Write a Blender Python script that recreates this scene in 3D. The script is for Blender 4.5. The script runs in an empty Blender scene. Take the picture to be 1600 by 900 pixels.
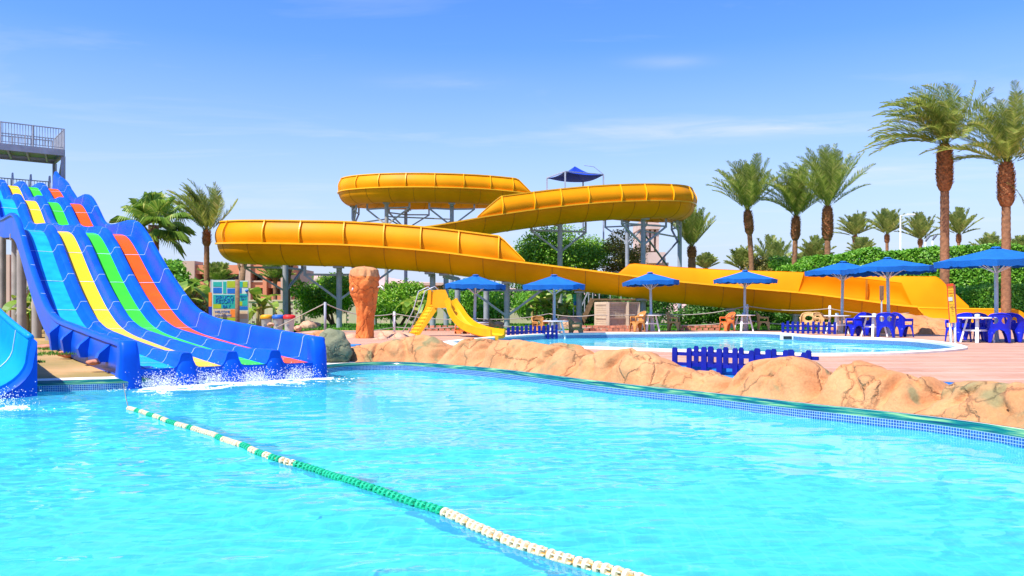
import bpy, math, random
import numpy as np
from mathutils import Vector, Matrix, noise
from mathutils.geometry import tessellate_polygon
R = random.Random(7)
PI = math.pi
sc = bpy.context.scene
COL = sc.collection
F = 1300.0          # focal length in photo pixels (1600 wide)
HZ = 485.0          # horizon row
EYE = 1.4           # eye height above the water (z = 0)
DECK = 0.45
V = Vector

def at(x, y, Y): return V(((x-800)/F*Y, Y, EYE+(HZ-y)/F*Y))
def gp(x, y, z=DECK):
    Y = (EYE-z)*F/(y-HZ)
    return V(((x-800)/F*Y, Y, z))
def atz(x, Y, z): return V(((x-800)/F*Y, Y, z))
def lerp(a, b, t): return a+(b-a)*t
def interp(x, xs, ys): return float(np.interp(x, xs, ys))
def fbm(p, o=4):
    s, a = 0.0, 1.0
    for i in range(o):
        s += a*noise.noise(p); p = p*2.03+V((3.1, 1.7, 5.3)); a *= .5
    return s

# ------------------------------------------------------------------ materials
def newmat(name):
    m = bpy.data.materials.new(name); m.use_nodes = True
    return m, m.node_tree.nodes, m.node_tree.links, m.node_tree.nodes['Principled BSDF']

def pm(name, col, rough=.5, var=.12, scale=6.0, bump=.0, bscale=40.0, metal=0.0, coat=0.0, spec=.35, sub=None):
    """Principled material, base colour broken up by noise, bumped by finer noise."""
    m, n, L, b = newmat(name)
    tc = n.new('ShaderNodeTexCoord')
    nz = n.new('ShaderNodeTexNoise'); nz.inputs['Scale'].default_value = scale; nz.inputs['Detail'].default_value = 5
    L.new(tc.outputs['Object'], nz.inputs['Vector'])
    cr = n.new('ShaderNodeValToRGB')
    cr.color_ramp.elements[0].position = .3; cr.color_ramp.elements[1].position = .7
    lo = [max(0, c*(1-var)) for c in col]; hi = [min(1, c*(1+var)) for c in col]
    if sub: lo = sub
    cr.color_ramp.elements[0].color = (*lo, 1); cr.color_ramp.elements[1].color = (*hi, 1)
    L.new(nz.outputs['Fac'], cr.inputs[0]); L.new(cr.outputs[0], b.inputs['Base Color'])
    b.inputs['Roughness'].default_value = rough; b.inputs['Metallic'].default_value = metal
    b.inputs['Coat Weight'].default_value = coat; b.inputs['Specular IOR Level'].default_value = spec
    rr = n.new('ShaderNodeMapRange'); rr.inputs['To Min'].default_value = max(.02, rough-.1); rr.inputs['To Max'].default_value = min(1, rough+.15)
    L.new(nz.outputs['Fac'], rr.inputs['Value']); L.new(rr.outputs[0], b.inputs['Roughness'])
    if bump > 0:
        nb = n.new('ShaderNodeTexNoise'); nb.inputs['Scale'].default_value = bscale; nb.inputs['Detail'].default_value = 6
        L.new(tc.outputs['Object'], nb.inputs['Vector'])
        bp = n.new('ShaderNodeBump'); bp.inputs['Strength'].default_value = bump; bp.inputs['Distance'].default_value = .03
        L.new(nb.outputs['Fac'], bp.inputs['Height']); L.new(bp.outputs[0], b.inputs['Normal'])
    return m

def leafmat(name, c1, c2, c3=None, trans=.3):
    m, n, L, b = newmat(name)
    g = n.new('ShaderNodeNewGeometry')
    cr = n.new('ShaderNodeValToRGB'); e = cr.color_ramp.elements
    e[0].color = (*c1, 1); e[1].color = (*c2, 1)
    if c3:
        e[1].position = .8; x = e.new(1.0); x.color = (*c3, 1)
    L.new(g.outputs['Random Per Island'], cr.inputs[0]); L.new(cr.outputs[0], b.inputs['Base Color'])
    b.inputs['Roughness'].default_value = .5
    t = n.new('ShaderNodeBsdfTranslucent'); L.new(cr.outputs[0], t.inputs[0])
    mx = n.new('ShaderNodeMixShader'); mx.inputs[0].default_value = trans
    L.new(b.outputs[0], mx.inputs[1]); L.new(t.outputs[0], mx.inputs[2])
    L.new(mx.outputs[0], n['Material Output'].inputs[0])
    return m

M = {}
M['blue_gel'] = pm('blue_gelcoat', (.004, .085, .58), .34, .2, 1.2, .04, 14, spec=.10)
M['cyan_gel'] = pm('cyan_gelcoat', (.006, .26, .66), .34, .15, 1.5, .04, 14, spec=.10)
M['lane_cyan'] = pm('lane_cyan', (.01, .34, .74), .36, .18, 2.5, .04, 20, spec=.10)
M['lane_yellow'] = pm('lane_yellow', (.86, .52, .015), .36, .06, 2.5, .04, 20, spec=.10)
M['lane_green'] = pm('lane_green', (.05, .56, .025), .36, .12, 2.5, .04, 20, spec=.10)
M['lane_orange'] = pm('lane_orange', (.80, .095, .004), .42, .1, 2.5, .04, 20, spec=.10)
M['seam'] = pm('pale_seam_filler', (.42, .56, .82), .5, .2, 9)
M['yellow_gel'] = pm('yellow_gelcoat', (.76, .28, .001), .48, .17, .4, .05, 6, spec=.12)
M['yellow_seam'] = pm('yellow_joint', (.42, .15, .003), .5, .15, 2)
M['yellow_edge'] = pm('yellow_flange', (.88, .44, .006), .35, .08, 2)
M['yellow_kid'] = pm('yellow_plastic', (.80, .38, .004), .45, .08, 3)
M['steel'] = pm('grey_painted_steel', (.30, .32, .37), .45, .15, 3, .05, 30)
M['steel_dark'] = pm('dark_steel', (.13, .15, .19), .5, .2, 3, .05, 30)
M['steel_warm'] = pm('weathered_column', (.34, .31, .28), .6, .2, 2, .1, 20)
M['galv'] = pm('galvanised_steel', (.42, .45, .52), .4, .2, 5, .05, 40, metal=.3)
M['white_paint'] = pm('white_paint', (.78, .79, .80), .4, .06, 4)
M['pole'] = pm('pale_blue_grey_pole', (.44, .52, .58), .4, .1, 3)
M['umb'] = pm('blue_canvas', (.003, .118, .44), .75, .12, 3, .25, 30)
M['shade_blue'] = pm('navy_canvas', (.01, .05, .42), .7, .15, 2, .15, 20)
M['fence_blue'] = pm('blue_fence_paint', (.004, .012, .25), .4, .2, 6, .1, 30)
M['chair_blue'] = pm('blue_plastic', (.005, .016, .48), .33, .1, 6, .05, 30)
M['wicker'] = pm('tan_wicker', (.58, .27, .07), .6, .25, 30, .5, 90)
M['wicker2'] = pm('olive_wicker', (.34, .28, .12), .6, .25, 30, .5, 90)
M['terracotta'] = pm('terracotta_plastic', (.70, .20, .05), .5, .15, 10, .1, 30)
M['coping'] = pm('white_coping', (.78, .74, .66), .6, .1, 3, .15, 30)
M['chan'] = pm('blue_painted_concrete', (.02, .20, .55), .6, .2, 3, .2, 30)
M['lawn'] = pm('lawn_soil', (.09, .27, .015), .9, .35, 1.5, .6, 30)
M['soil'] = pm('dry_soil', (.42, .24, .10), .95, .3, .5, .5, 12, sub=(.20, .17, .04))
M['ground'] = pm('sandy_ground', (.30, .23, .14), .95, .2, .3, .4, 6)
M['bark'] = pm('palm_boots', (.32, .13, .05), .9, .5, 7, 1.0, 22)
M['trunk'] = pm('palm_trunk', (.27, .13, .065), .9, .35, 5, 1.0, 16)
M['wood'] = pm('brown_wood', (.22, .13, .07), .8, .3, 8, .6, 30)
M['palm'] = leafmat('date_palm_leaf', (.17, .26, .045), (.42, .48, .10), (.64, .58, .20), .48)
M['palm_far'] = leafmat('far_palm_leaf', (.18, .27, .055), (.40, .46, .11), (.60, .54, .19), .45)
M['fan'] = leafmat('fan_palm_leaf', (.12, .26, .03), (.32, .46, .06), (.58, .55, .13), .4)
M['tree'] = leafmat('tree_leaf', (.07, .22, .012), (.24, .50, .025), (.42, .58, .05), .35)
M['tree_dry'] = leafmat('dry_tree_leaf', (.13, .15, .025), (.32, .28, .05), (.46, .24, .06), .3)
M['hedge'] = leafmat('hedge_leaf', (.08, .26, .015), (.18, .44, .025), (.32, .54, .05), .3)
M['dark_leaf'] = leafmat('dark_shrub_leaf', (.03, .10, .01), (.08, .22, .02), (.16, .32, .04), .25)  # deeper greens than the hedge leaf
M['banana'] = leafmat('banana_leaf', (.10, .24, .02), (.32, .44, .05), (.66, .60, .18), .35)
M['grass'] = leafmat('grass_blade', (.05, .17, .01), (.12, .33, .015), (.20, .40, .03), .3)
M['foam'] = pm('white_foam', (.88, .93, .95), .7, .03, 8, .3, 40)
M['rope'] = pm('pale_rope', (.46, .42, .35), .8, .15, 40, .3, 90)
M['float_white'] = pm('white_float_plastic', (.66, .56, .36), .4, .08, 30)
M['float_green'] = pm('green_float_plastic', (.01, .40, .20), .4, .2, 30)
M['float_green_core'] = pm('dark_green_core', (.005, .16, .07), .5, .2, 30)
M['float_core'] = pm('brown_float_core', (.50, .25, .06), .7, .3, 40)  # brown core that shows between the white discs
M['build_orange'] = pm('salmon_render', (.62, .24, .12), .85, .12, .6, .1, 8)
M['build_tan'] = pm('tan_render', (.50, .36, .27), .85, .12, .6, .1, 8)
M['glass_dark'] = pm('dark_window_glass', (.02, .025, .03), .1, .2, 1)
M['beige_wall'] = pm('beige_wall_render', (.50, .42, .30), .85, .1, 1, .1, 15)
M['pump_beige'] = pm('beige_lattice_paint', (.58, .46, .32), .7, .1, 3, .1, 20)
M['brick'] = pm('red_border_stone', (.50, .20, .12), .85, .35, 5, .4, 20)
M['hill'] = pm('pink_desert_hill', (.58, .36, .32), .95, .15, .02, .2, .1)
M['bin'] = pm('grey_bin_plastic', (.50, .51, .50), .5, .1, 6)
M['lid_yellow'] = pm('amber_lid', (.80, .36, .01), .45, .1, 6)
M['lid_blue'] = pm('blue_lid', (.02, .12, .50), .45, .1, 6)
M['lid_red'] = pm('red_lid', (.72, .03, .03), .45, .1, 6)
M['sg_teal'] = pm('sign_teal', (.02, .38, .30), .5, .08, 5)
M['sg_green'] = pm('sign_lime', (.34, .45, .02), .5, .08, 5)
M['sg_blue'] = pm('sign_blue', (.01, .14, .48), .5, .08, 5)
M['sg_sand'] = pm('sign_sand', (.62, .46, .28), .5, .08, 5)
M['sg_pale'] = pm('sign_pale', (.50, .60, .55), .5, .08, 5)
M['sg_orange'] = pm('sign_orange', (.80, .22, .03), .5, .08, 5)
M['red_paint'] = pm('red_paint', (.70, .06, .02), .45, .1, 5)
M['sign_yellow'] = pm('yellow_sign_paint', (.85, .46, .02), .5, .08, 5)
M['temple'] = pm('pale_stone', (.58, .44, .37), .85, .12, .6, .1, 8)
M['driftwood'] = pm('driftwood', (.62, .38, .16), .8, .25, 6, .4, 20)

def rockmat(name, base, hi, stain, stain_at=.62):
    m, n, L, b = newmat(name)
    tc = n.new('ShaderNodeTexCoord')
    def nz(s, d=6, r=.55):
        t = n.new('ShaderNodeTexNoise'); t.inputs['Scale'].default_value = s; t.inputs['Detail'].default_value = d
        t.inputs['Roughness'].default_value = r; L.new(tc.outputs['Object'], t.inputs['Vector']); return t
    a = nz(1.6); cr = n.new('ShaderNodeValToRGB'); e = cr.color_ramp.elements
    e[0].position = .32; e[0].color = (*base, 1); e[1].position = .68; e[1].color = (*hi, 1)
    L.new(a.outputs['Fac'], cr.inputs[0])
    s = nz(1.15, 3); s2 = n.new('ShaderNodeValToRGB'); s2.color_ramp.elements[0].position = stain_at; s2.color_ramp.elements[1].position = stain_at+.09
    L.new(s.outputs['Fac'], s2.inputs[0]); s.inputs['Distortion'].default_value = .8
    mul = n.new('ShaderNodeMath'); mul.operation = 'MULTIPLY'; mul.inputs[1].default_value = .75; L.new(s2.outputs[0], mul.inputs[0])
    mx = n.new('ShaderNodeMix'); mx.data_type = 'RGBA'; L.new(mul.outputs[0], mx.inputs[0]); L.new(cr.outputs[0], mx.inputs[6]); mx.inputs[7].default_value = (*stain, 1)
    f = nz(26, 8, .7); f2 = n.new('ShaderNodeMapRange'); f2.inputs['From Min'].default_value = .25; f2.inputs['From Max'].default_value = .75; f2.inputs['To Min'].default_value = .78; f2.inputs['To Max'].default_value = 1.12
    L.new(f.outputs['Fac'], f2.inputs[0])
    mm = n.new('ShaderNodeMix'); mm.data_type = 'RGBA'; mm.blend_type = 'MULTIPLY'; mm.inputs[0].default_value = 1
    L.new(mx.outputs[2], mm.inputs[6]); L.new(f2.outputs[0], mm.inputs[7]); L.new(mm.outputs[2], b.inputs['Base Color'])
    vo = n.new('ShaderNodeTexVoronoi'); vo.feature = 'DISTANCE_TO_EDGE'; vo.inputs['Scale'].default_value = 1.3
    wv = n.new('ShaderNodeMixRGB'); wv.inputs[0].default_value = .35; L.new(tc.outputs['Object'], wv.inputs[1]); nn = nz(2.2); L.new(nn.outputs['Color'], wv.inputs[2]); L.new(wv.outputs[0], vo.inputs['Vector'])
    vr = n.new('ShaderNodeMapRange'); vr.inputs['From Max'].default_value = .03; L.new(vo.outputs['Distance'], vr.inputs[0])
    ad = n.new('ShaderNodeMath'); ad.operation = 'ADD'; g = nz(14, 8, .65); L.new(g.outputs['Fac'], ad.inputs[0]); L.new(vr.outputs[0], ad.inputs[1])
    bp = n.new('ShaderNodeBump'); bp.inputs['Strength'].default_value = .8; bp.inputs['Distance'].default_value = .022
    L.new(ad.outputs[0], bp.inputs['Height']); L.new(bp.outputs[0], b.inputs['Normal'])
    dk = n.new('ShaderNodeMapRange'); dk.inputs['From Max'].default_value = .016; dk.inputs['To Min'].default_value = .42; L.new(vo.outputs['Distance'], dk.inputs[0])
    m3 = n.new('ShaderNodeMix'); m3.data_type = 'RGBA'; m3.blend_type = 'MULTIPLY'; m3.inputs[0].default_value = .8; L.new(mm.outputs[2], m3.inputs[6]); L.new(dk.outputs[0], m3.inputs[7]); L.new(m3.outputs[2], b.inputs['Base Color'])
    b.inputs['Roughness'].default_value = .9
    return m
M['rock'] = rockmat('tan_artificial_rock', (.49, .195, .068), (.65, .31, .13), (.17, .20, .09), .585)
M['rock_green'] = rockmat('greenish_rock', (.16, .17, .09), (.24, .24, .14), (.10, .13, .08), .5)
M['rock_orange'] = rockmat('orange_artificial_rock', (.62, .14, .022), (.80, .25, .055), (.70, .42, .24), .64)
M['rock_pink'] = rockmat('pink_border_stone', (.56, .28, .16), (.70, .42, .27), (.50, .2, .1), .7)

def pavermat():
    m, n, L, b = newmat('pink_pavers')
    tc = n.new('ShaderNodeTexCoord')
    br = n.new('ShaderNodeTexBrick'); br.inputs['Scale'].default_value = 1.0
    br.inputs['Brick Width'].default_value = .42; br.inputs['Row Height'].default_value = .21; br.inputs['Mortar Size'].default_value = .008
    br.inputs['Color1'].default_value = (.47, .225, .13, 1); br.inputs['Color2'].default_value = (.54, .285, .18, 1); br.inputs['Mortar'].default_value = (.46, .33, .26, 1)
    L.new(tc.outputs['Object'], br.inputs['Vector'])
    wv = n.new('ShaderNodeTexWave'); wv.bands_direction = 'Y'; wv.inputs['Scale'].default_value = .26; wv.inputs['Distortion'].default_value = .6; wv.inputs['Detail'].default_value = 1
    L.new(tc.outputs['Object'], wv.inputs['Vector'])
    r = n.new('ShaderNodeValToRGB'); r.color_ramp.elements[0].position = .86; r.color_ramp.elements[1].position = .97
    L.new(wv.outputs['Fac'], r.inputs[0])
    ml = n.new('ShaderNodeMath'); ml.operation = 'MULTIPLY'; ml.inputs[1].default_value = .4; L.new(r.outputs[0], ml.inputs[0])
    mx = n.new('ShaderNodeMix'); mx.data_type = 'RGBA'; L.new(ml.outputs[0], mx.inputs[0]); L.new(br.outputs[0], mx.inputs[6]); mx.inputs[7].default_value = (.60, .42, .33, 1)
    nz = n.new('ShaderNodeTexNoise'); nz.inputs['Scale'].default_value = .9; nz.inputs['Detail'].default_value = 6; L.new(tc.outputs['Object'], nz.inputs['Vector'])
    mr = n.new('ShaderNodeMapRange'); mr.inputs['To Min'].default_value = .75; mr.inputs['To Max'].default_value = 1.2; L.new(nz.outputs['Fac'], mr.inputs[0])
    mm = n.new('ShaderNodeMix'); mm.data_type = 'RGBA'; mm.blend_type = 'MULTIPLY'; mm.inputs[0].default_value = 1
    L.new(mx.outputs[2], mm.inputs[6]); L.new(mr.outputs[0], mm.inputs[7]); L.new(mm.outputs[2], b.inputs['Base Color'])
    bp = n.new('ShaderNodeBump'); bp.inputs['Strength'].default_value = .4; bp.inputs['Distance'].default_value = .01; bp.invert = True
    L.new(br.outputs['Fac'], bp.inputs['Height']); L.new(bp.outputs[0], b.inputs['Normal'])
    b.inputs['Roughness'].default_value = .75
    return m
M['paver'] = pavermat()

def tilemat(name, c1, c2, grout, size, trim=False):
    """mosaic by UV (metres along the wall, height); the trim band above the mosaic has its own glaze."""
    m, n, L, b = newmat(name)
    tc = n.new('ShaderNodeTexCoord')
    br = n.new('ShaderNodeTexBrick'); br.offset = 0; br.inputs['Scale'].default_value = 1
    br.inputs['Brick Width'].default_value = size; br.inputs['Row Height'].default_value = size; br.inputs['Mortar Size'].default_value = size*.09
    br.inputs['Color1'].default_value = (*c1, 1); br.inputs['Color2'].default_value = (*c2, 1); br.inputs['Mortar'].default_value = (*grout, 1)
    L.new(tc.outputs['UV'], br.inputs['Vector'])
    L.new(br.outputs[0], b.inputs['Base Color'])
    b.inputs['Roughness'].default_value = .2
    bp = n.new('ShaderNodeBump'); bp.inputs['Strength'].default_value = .3; bp.inputs['Distance'].default_value = .004; bp.invert = True
    L.new(br.outputs['Fac'], bp.inputs['Height']); L.new(bp.outputs[0], b.inputs['Normal'])
    if trim:
        mp = n.new('ShaderNodeMapping'); mp.inputs['Scale'].default_value = (.7, 16, 1); L.new(tc.outputs['UV'], mp.inputs[0])
        nz = n.new('ShaderNodeTexNoise'); nz.inputs['Scale'].default_value = 2.2; nz.inputs['Detail'].default_value = 5; L.new(mp.outputs[0], nz.inputs['Vector'])
        cr = n.new('ShaderNodeValToRGB'); e = cr.color_ramp.elements
        e[0].position = .36; e[0].color = (.003, .045, .10, 1); e[1].position = .52; e[1].color = (.006, .17, .14, 1)
        x = e.new(.68); x.color = (.25, .50, .20, 1)
        L.new(nz.outputs['Fac'], cr.inputs[0]); L.new(cr.outputs[0], b.inputs['Base Color'])
        L.remove(b.inputs['Normal'].links[0])
    return m
M['mosaic'] = tilemat('blue_mosaic', (.006, .05, .26), (.015, .12, .42), (.40, .56, .64), .034)
M['mosaic_pale'] = tilemat('pale_mosaic', (.22, .70, .86), (.30, .76, .90), (.60, .82, .90), .034)
M['mosaic_trim'] = tilemat('green_glazed_trim', (0, .2, .2), (0, .2, .2), (0, .2, .2), .034, True)
M['floor_tile'] = tilemat('cyan_floor_tile', (.085, .80, .95), (.10, .82, .96), (.14, .85, .96), .12)
M['floor2'] = tilemat('pale_floor_tile', (.25, .70, .80), (.28, .73, .82), (.45, .80, .85), .12)

def watermat(name, tint):
    m = bpy.data.materials.new(name); m.use_nodes = True; n = m.node_tree.nodes; L = m.node_tree.links; n.clear()
    out = n.new('ShaderNodeOutputMaterial'); g = n.new('ShaderNodeBsdfGlass')
    g.inputs['IOR'].default_value = 1.33; g.inputs['Roughness'].default_value = 0; g.inputs['Color'].default_value = (*tint, 1)
    d = n.new('ShaderNodeBsdfDiffuse'); d.inputs[0].default_value = (.15, .86, .96, 1)   # fine air bubbles make the water a little milky
    tr = n.new('ShaderNodeBsdfTranslucent'); tr.inputs[0].default_value = (.15, .86, .96, 1)
    m1 = n.new('ShaderNodeMixShader'); m1.inputs[0].default_value = .35; L.new(d.outputs[0], m1.inputs[1]); L.new(tr.outputs[0], m1.inputs[2])
    m2 = n.new('ShaderNodeMixShader'); m2.inputs[0].default_value = .23; L.new(g.outputs[0], m2.inputs[1]); L.new(m1.outputs[0], m2.inputs[2])
    L.new(m2.outputs[0], out.inputs[0])
    return m
M['water'] = watermat('pool_water_surface', (.80, .985, 1))

# ------------------------------------------------------------------ mesh builder
class MB:
    def __init__(s): s.v = []; s.f = []; s.uv = {}
    def quad(s, a, b, c, d):
        i = len(s.v); s.v += [V(a), V(b), V(c), V(d)]; s.f.append((i, i+1, i+2, i+3)); return s
    def tri(s, a, b, c):
        i = len(s.v); s.v += [V(a), V(b), V(c)]; s.f.append((i, i+1, i+2)); return s
    def hexa(s, p):
        i = len(s.v); s.v += [V(q) for q in p]
        for f in ((0, 3, 2, 1), (4, 5, 6, 7), (0, 1, 5, 4), (1, 2, 6, 5), (2, 3, 7, 6), (3, 0, 4, 7)): s.f.append(tuple(i+k for k in f))
        return s
    def box(s, c, d, rz=0, mat=None):
        x, y, z = d[0]/2, d[1]/2, d[2]/2
        m = mat or Matrix.Rotation(rz, 3, 'Z'); c = V(c)
        return s.hexa([c+m@V(q) for q in ((-x, -y, -z), (x, -y, -z), (x, y, -z), (-x, y, -z), (-x, -y, z), (x, -y, z), (x, y, z), (-x, y, z))])
    def bar(s, a, b, w, h=None, up=V((0, 0, 1))):
        a, b = V(a), V(b); h = h or w; d = (b-a).normalized()
        if abs(d.dot(up)) > .98: up = V((0, 1, 0))
        r = d.cross(up).normalized(); u = r.cross(d).normalized(); r *= w/2; u *= h/2
        return s.hexa([a-r-u, a+r-u, a+r+u, a-r+u, b-r-u, b+r-u, b+r+u, b-r+u])
    def tube(s, pts, rad, n=10, cap=True):
        pts = [V(p) for p in pts]
        if not hasattr(rad, '__len__'): rad = [rad]*len(pts)
        base = len(s.v); prev = None
        for k, p in enumerate(pts):
            d = (pts[min(k+1, len(pts)-1)]-pts[max(k-1, 0)]).normalized()
            if prev is None: prev = V((1, 0, 0)) if abs(d.x) < .9 else V((0, 1, 0))
            r = (prev-d*prev.dot(d)).normalized(); prev = r; u = d.cross(r)
            for j in range(n):
                t = 2*PI*j/n; s.v.append(p+(r*math.cos(t)+u*math.sin(t))*rad[k])
        for k in range(len(pts)-1):
            for j in range(n):
                a = base+k*n+j; b = base+k*n+(j+1) % n; s.f.append((a, b, b+n, a+n))
        if cap:
            s.f.append(tuple(base+j for j in reversed(range(n)))); s.f.append(tuple(base+(len(pts)-1)*n+j for j in range(n)))
        return s
    def lathe(s, prof, c=(0, 0, 0), n=16, axis='Z'):
        c = V(c); base = len(s.v)
        for r, z in prof:
            for j in range(n):
                t = 2*PI*j/n; q = V((r*math.cos(t), r*math.sin(t), z))
                if axis == 'X': q = V((q.z, q.x, q.y))
                s.v.append(c+q)
        for k in range(len(prof)-1):
            for j in range(n):
                a = base+k*n+j; b = base+k*n+(j+1) % n; s.f.append((a, b, b+n, a+n))
        return s
    def grid(s, rows, closed=False):
        """rows of equal length -> quads"""
        base = len(s.v); n = len(rows[0])
        for r in rows: s.v += [V(p) for p in r]
        for i in range(len(rows)-1):
            for j in range(n if closed else n-1):
                a = base+i*n+j; b = base+i*n+(j+1) % n; s.f.append((a, b, b+n, a+n))
        return s
    def cap_rows(s, row, flip=False):
        i = len(s.v); s.v += [V(p) for p in row]; f = tuple(range(i, i+len(row))); s.f.append(f[::-1] if flip else f); return s
    def build(s, name, mat, parent=None, smooth=False, world=True, uv=None, solid=0, angle=None):
        me = bpy.data.meshes.new(name)
        off = V(parent.location) if (parent is not None and world) else V((0, 0, 0))
        if parent is not None and world and parent.parent is not None: off = off+V(parent.parent.location)
        me.from_pydata([tuple(p-off) for p in s.v], [], s.f)
        me.validate(); me.update()
        if smooth:
            me.polygons.foreach_set('use_smooth', [True]*len(me.polygons))
            if angle: me.set_sharp_from_angle(angle=math.radians(angle))
        if uv is not None:
            l = me.uv_layers.new(name='UVMap')
            for lp in me.loops: l.data[lp.index].uv = uv[lp.vertex_index]
        o = bpy.data.objects.new(name, me); COL.objects.link(o); o.data.materials.append(mat)
        if parent is not None: o.parent = parent
        if solid:
            md = o.modifiers.new('thick', 'SOLIDIFY'); md.thickness = solid; md.offset = 0
        return o

def T(name, label, cat, loc=(0, 0, 0), group=None, rz=0):
    o = bpy.data.objects.new(name, None); COL.objects.link(o); o.location = V(loc); o.rotation_euler = (0, 0, rz); o.empty_display_size = .2
    o['label'] = label; o['category'] = cat
    if group: o['group'] = group
    return o
def tag(o, label, cat, group=None):
    o['label'] = label; o['category'] = cat
    if group: o['group'] = group
    return o
def struct(o, kind='structure'): o['kind'] = kind; return o
def dup(root, loc, rz=0, label=None, scale=1.0, group=None):
    r = root.copy(); COL.objects.link(r); r.location = V(loc); r.rotation_euler = (0, 0, rz); r.scale = (scale,)*3
    if label: r['label'] = label
    if group: r['group'] = group
    for ch in list(root.children):
        c = ch.copy(); COL.objects.link(c); c.parent = r
        for g in list(ch.children):
            d = g.copy(); COL.objects.link(d); d.parent = c
    return r

def catmull(P, step=.2, closed=False, chan=None):
    """dense points of a Catmull-Rom curve through P (any dimension)"""
    P = np.array(P, float); n = len(P); out = []; ts = []
    segs = n if closed else n-1
    for i in range(segs):
        if closed: a, b, c, d = (P[(i+k-1) % n] for k in range(4))
        else:
            b, c = P[i], P[i+1]; a = P[i-1] if i > 0 else 2*b-c; d = P[i+2] if i+2 < n else 2*c-b
        m = max(2, int(np.linalg.norm((c-b)[:2])/step))
        for k in range(m):
            t = k/m
            out.append(.5*((2*b)+(-a+c)*t+(2*a-5*b+4*c-d)*t*t+(-a+3*b-3*c+d)*t**3)); ts.append(i+t)
    if not closed: out.append(P[-1]); ts.append(n-1)
    return np.array(out), np.array(ts)

def inside(px, py, poly):
    px, py = np.asarray(px), np.asarray(py); r = np.zeros(px.shape, bool)
    x0, y0 = poly[-1]
    for x1, y1 in poly:
        c = ((y1 > py) != (y0 > py)) & (px < (x0-x1)*(py-y1)/((y0-y1) if y0 != y1 else 1e-9)+x1)
        r ^= c; x0, y0 = x1, y1
    return r

def sheet(name, loops, z, mat):
    pts = [[V((x, y, 0)) for x, y in lp] for lp in loops]
    tris = tessellate_polygon(pts); flat = [p for lp in pts for p in lp]
    mb = MB(); mb.v = [V((p.x, p.y, z)) for p in flat]
    for t in tris:
        a, b, c = (flat[k] for k in t)
        up = (b-a).cross(c-a).z > 0
        mb.f.append(tuple(t) if up else tuple(reversed(t)))
    return mb.build(name, mat)

# ------------------------------------------------------------------ camera, sun, sky
cam = bpy.data.cameras.new('camera'); co = bpy.data.objects.new('camera', cam); COL.objects.link(co); sc.camera = co
co.location = (0, 0, EYE); co.rotation_euler = (PI/2, 0, 0); cam.sensor_width = 36; cam.lens = 36*F/1600; cam.shift_y = (HZ-450)/1600; cam.clip_end = 6000; cam.clip_start = .05
SUN = V((-.48, -.43, 1.0)).normalized()
sl = bpy.data.lights.new('sun', 'SUN'); sl.energy = 4.6; sl.angle = math.radians(.5); sl.color = (1, .95, .87)
so = bpy.data.objects.new('sun', sl); COL.objects.link(so); so.rotation_euler = SUN.to_track_quat('Z', 'Y').to_euler(); so.location = (0, 0, 40)
w = bpy.data.worlds.new("World"); sc.world = w; w.use_nodes = True
n = w.node_tree.nodes; L = w.node_tree.links; bg = n['Background']
sk = n.new('ShaderNodeTexSky'); sk.sky_type = 'NISHITA'; sk.sun_disc = False
sk.sun_elevation = math.asin(SUN.z); sk.sun_rotation = math.atan2(SUN.x, SUN.y)
sk.air_density = 1.0; sk.dust_density = .3; sk.ozone_density = 3.0
hs = n.new('ShaderNodeHueSaturation'); hs.inputs['Saturation'].default_value = 1.32; hs.inputs['Value'].default_value = 1.2
ti = n.new('ShaderNodeMix'); ti.data_type = 'RGBA'; ti.blend_type = 'MULTIPLY'; ti.inputs[0].default_value = 1; ti.inputs[7].default_value = (1.07, .95, 1.06, 1)
L.new(sk.outputs[0], ti.inputs[6]); L.new(ti.outputs[2], hs.inputs['Color'])
tc = n.new('ShaderNodeTexCoord'); sp = n.new('ShaderNodeSeparateXYZ'); L.new(tc.outputs['Generated'], sp.inputs[0])
dv = n.new('ShaderNodeMath'); dv.operation = 'MAXIMUM'; dv.inputs[1].default_value = .04; L.new(sp.outputs['Z'], dv.inputs[0])
px = n.new('ShaderNodeMath'); px.operation = 'DIVIDE'; L.new(sp.outputs['X'], px.inputs[0]); L.new(dv.outputs[0], px.inputs[1])
py = n.new('ShaderNodeMath'); py.operation = 'DIVIDE'; L.new(sp.outputs['Y'], py.inputs[0]); L.new(dv.outputs[0], py.inputs[1])
cb = n.new('ShaderNodeCombineXYZ'); L.new(px.outputs[0], cb.inputs[0]); L.new(py.outputs[0], cb.inputs[1])
mp = n.new('ShaderNodeMapping'); mp.inputs['Scale'].default_value = (.34, .60, 1); mp.inputs['Location'].default_value = (3.6, 1.2, 0); mp.inputs['Rotation'].default_value = (0, 0, .12); L.new(cb.outputs[0], mp.inputs[0])
cn = n.new('ShaderNodeTexNoise'); cn.inputs['Scale'].default_value = 1.4; cn.inputs['Detail'].default_value = 7; cn.inputs['Roughness'].default_value = .6; cn.inputs['Distortion'].default_value = .7
L.new(mp.outputs[0], cn.inputs['Vector'])
crm = n.new('ShaderNodeValToRGB'); crm.color_ramp.elements[0].position = .53; crm.color_ramp.elements[1].position = .80; L.new(cn.outputs['Fac'], crm.inputs[0])
cm = n.new('ShaderNodeMath'); cm.operation = 'MULTIPLY'; cm.inputs[1].default_value = .30; L.new(crm.outputs[0], cm.inputs[0])
hr = n.new('ShaderNodeValToRGB'); he = hr.color_ramp.elements   # pale dust haze that thickens towards the horizon
he[0].position = 0; he[0].color = (.95,)*3+(1,); he[1].position = .30; he[1].color = (0, 0, 0, 1)
for p_, v_ in ((.065, .82), (.14, .52), (.21, .27)):
    q_ = he.new(p_); q_.color = (v_, v_, v_, 1)
L.new(sp.outputs['Z'], hr.inputs[0])
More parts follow.
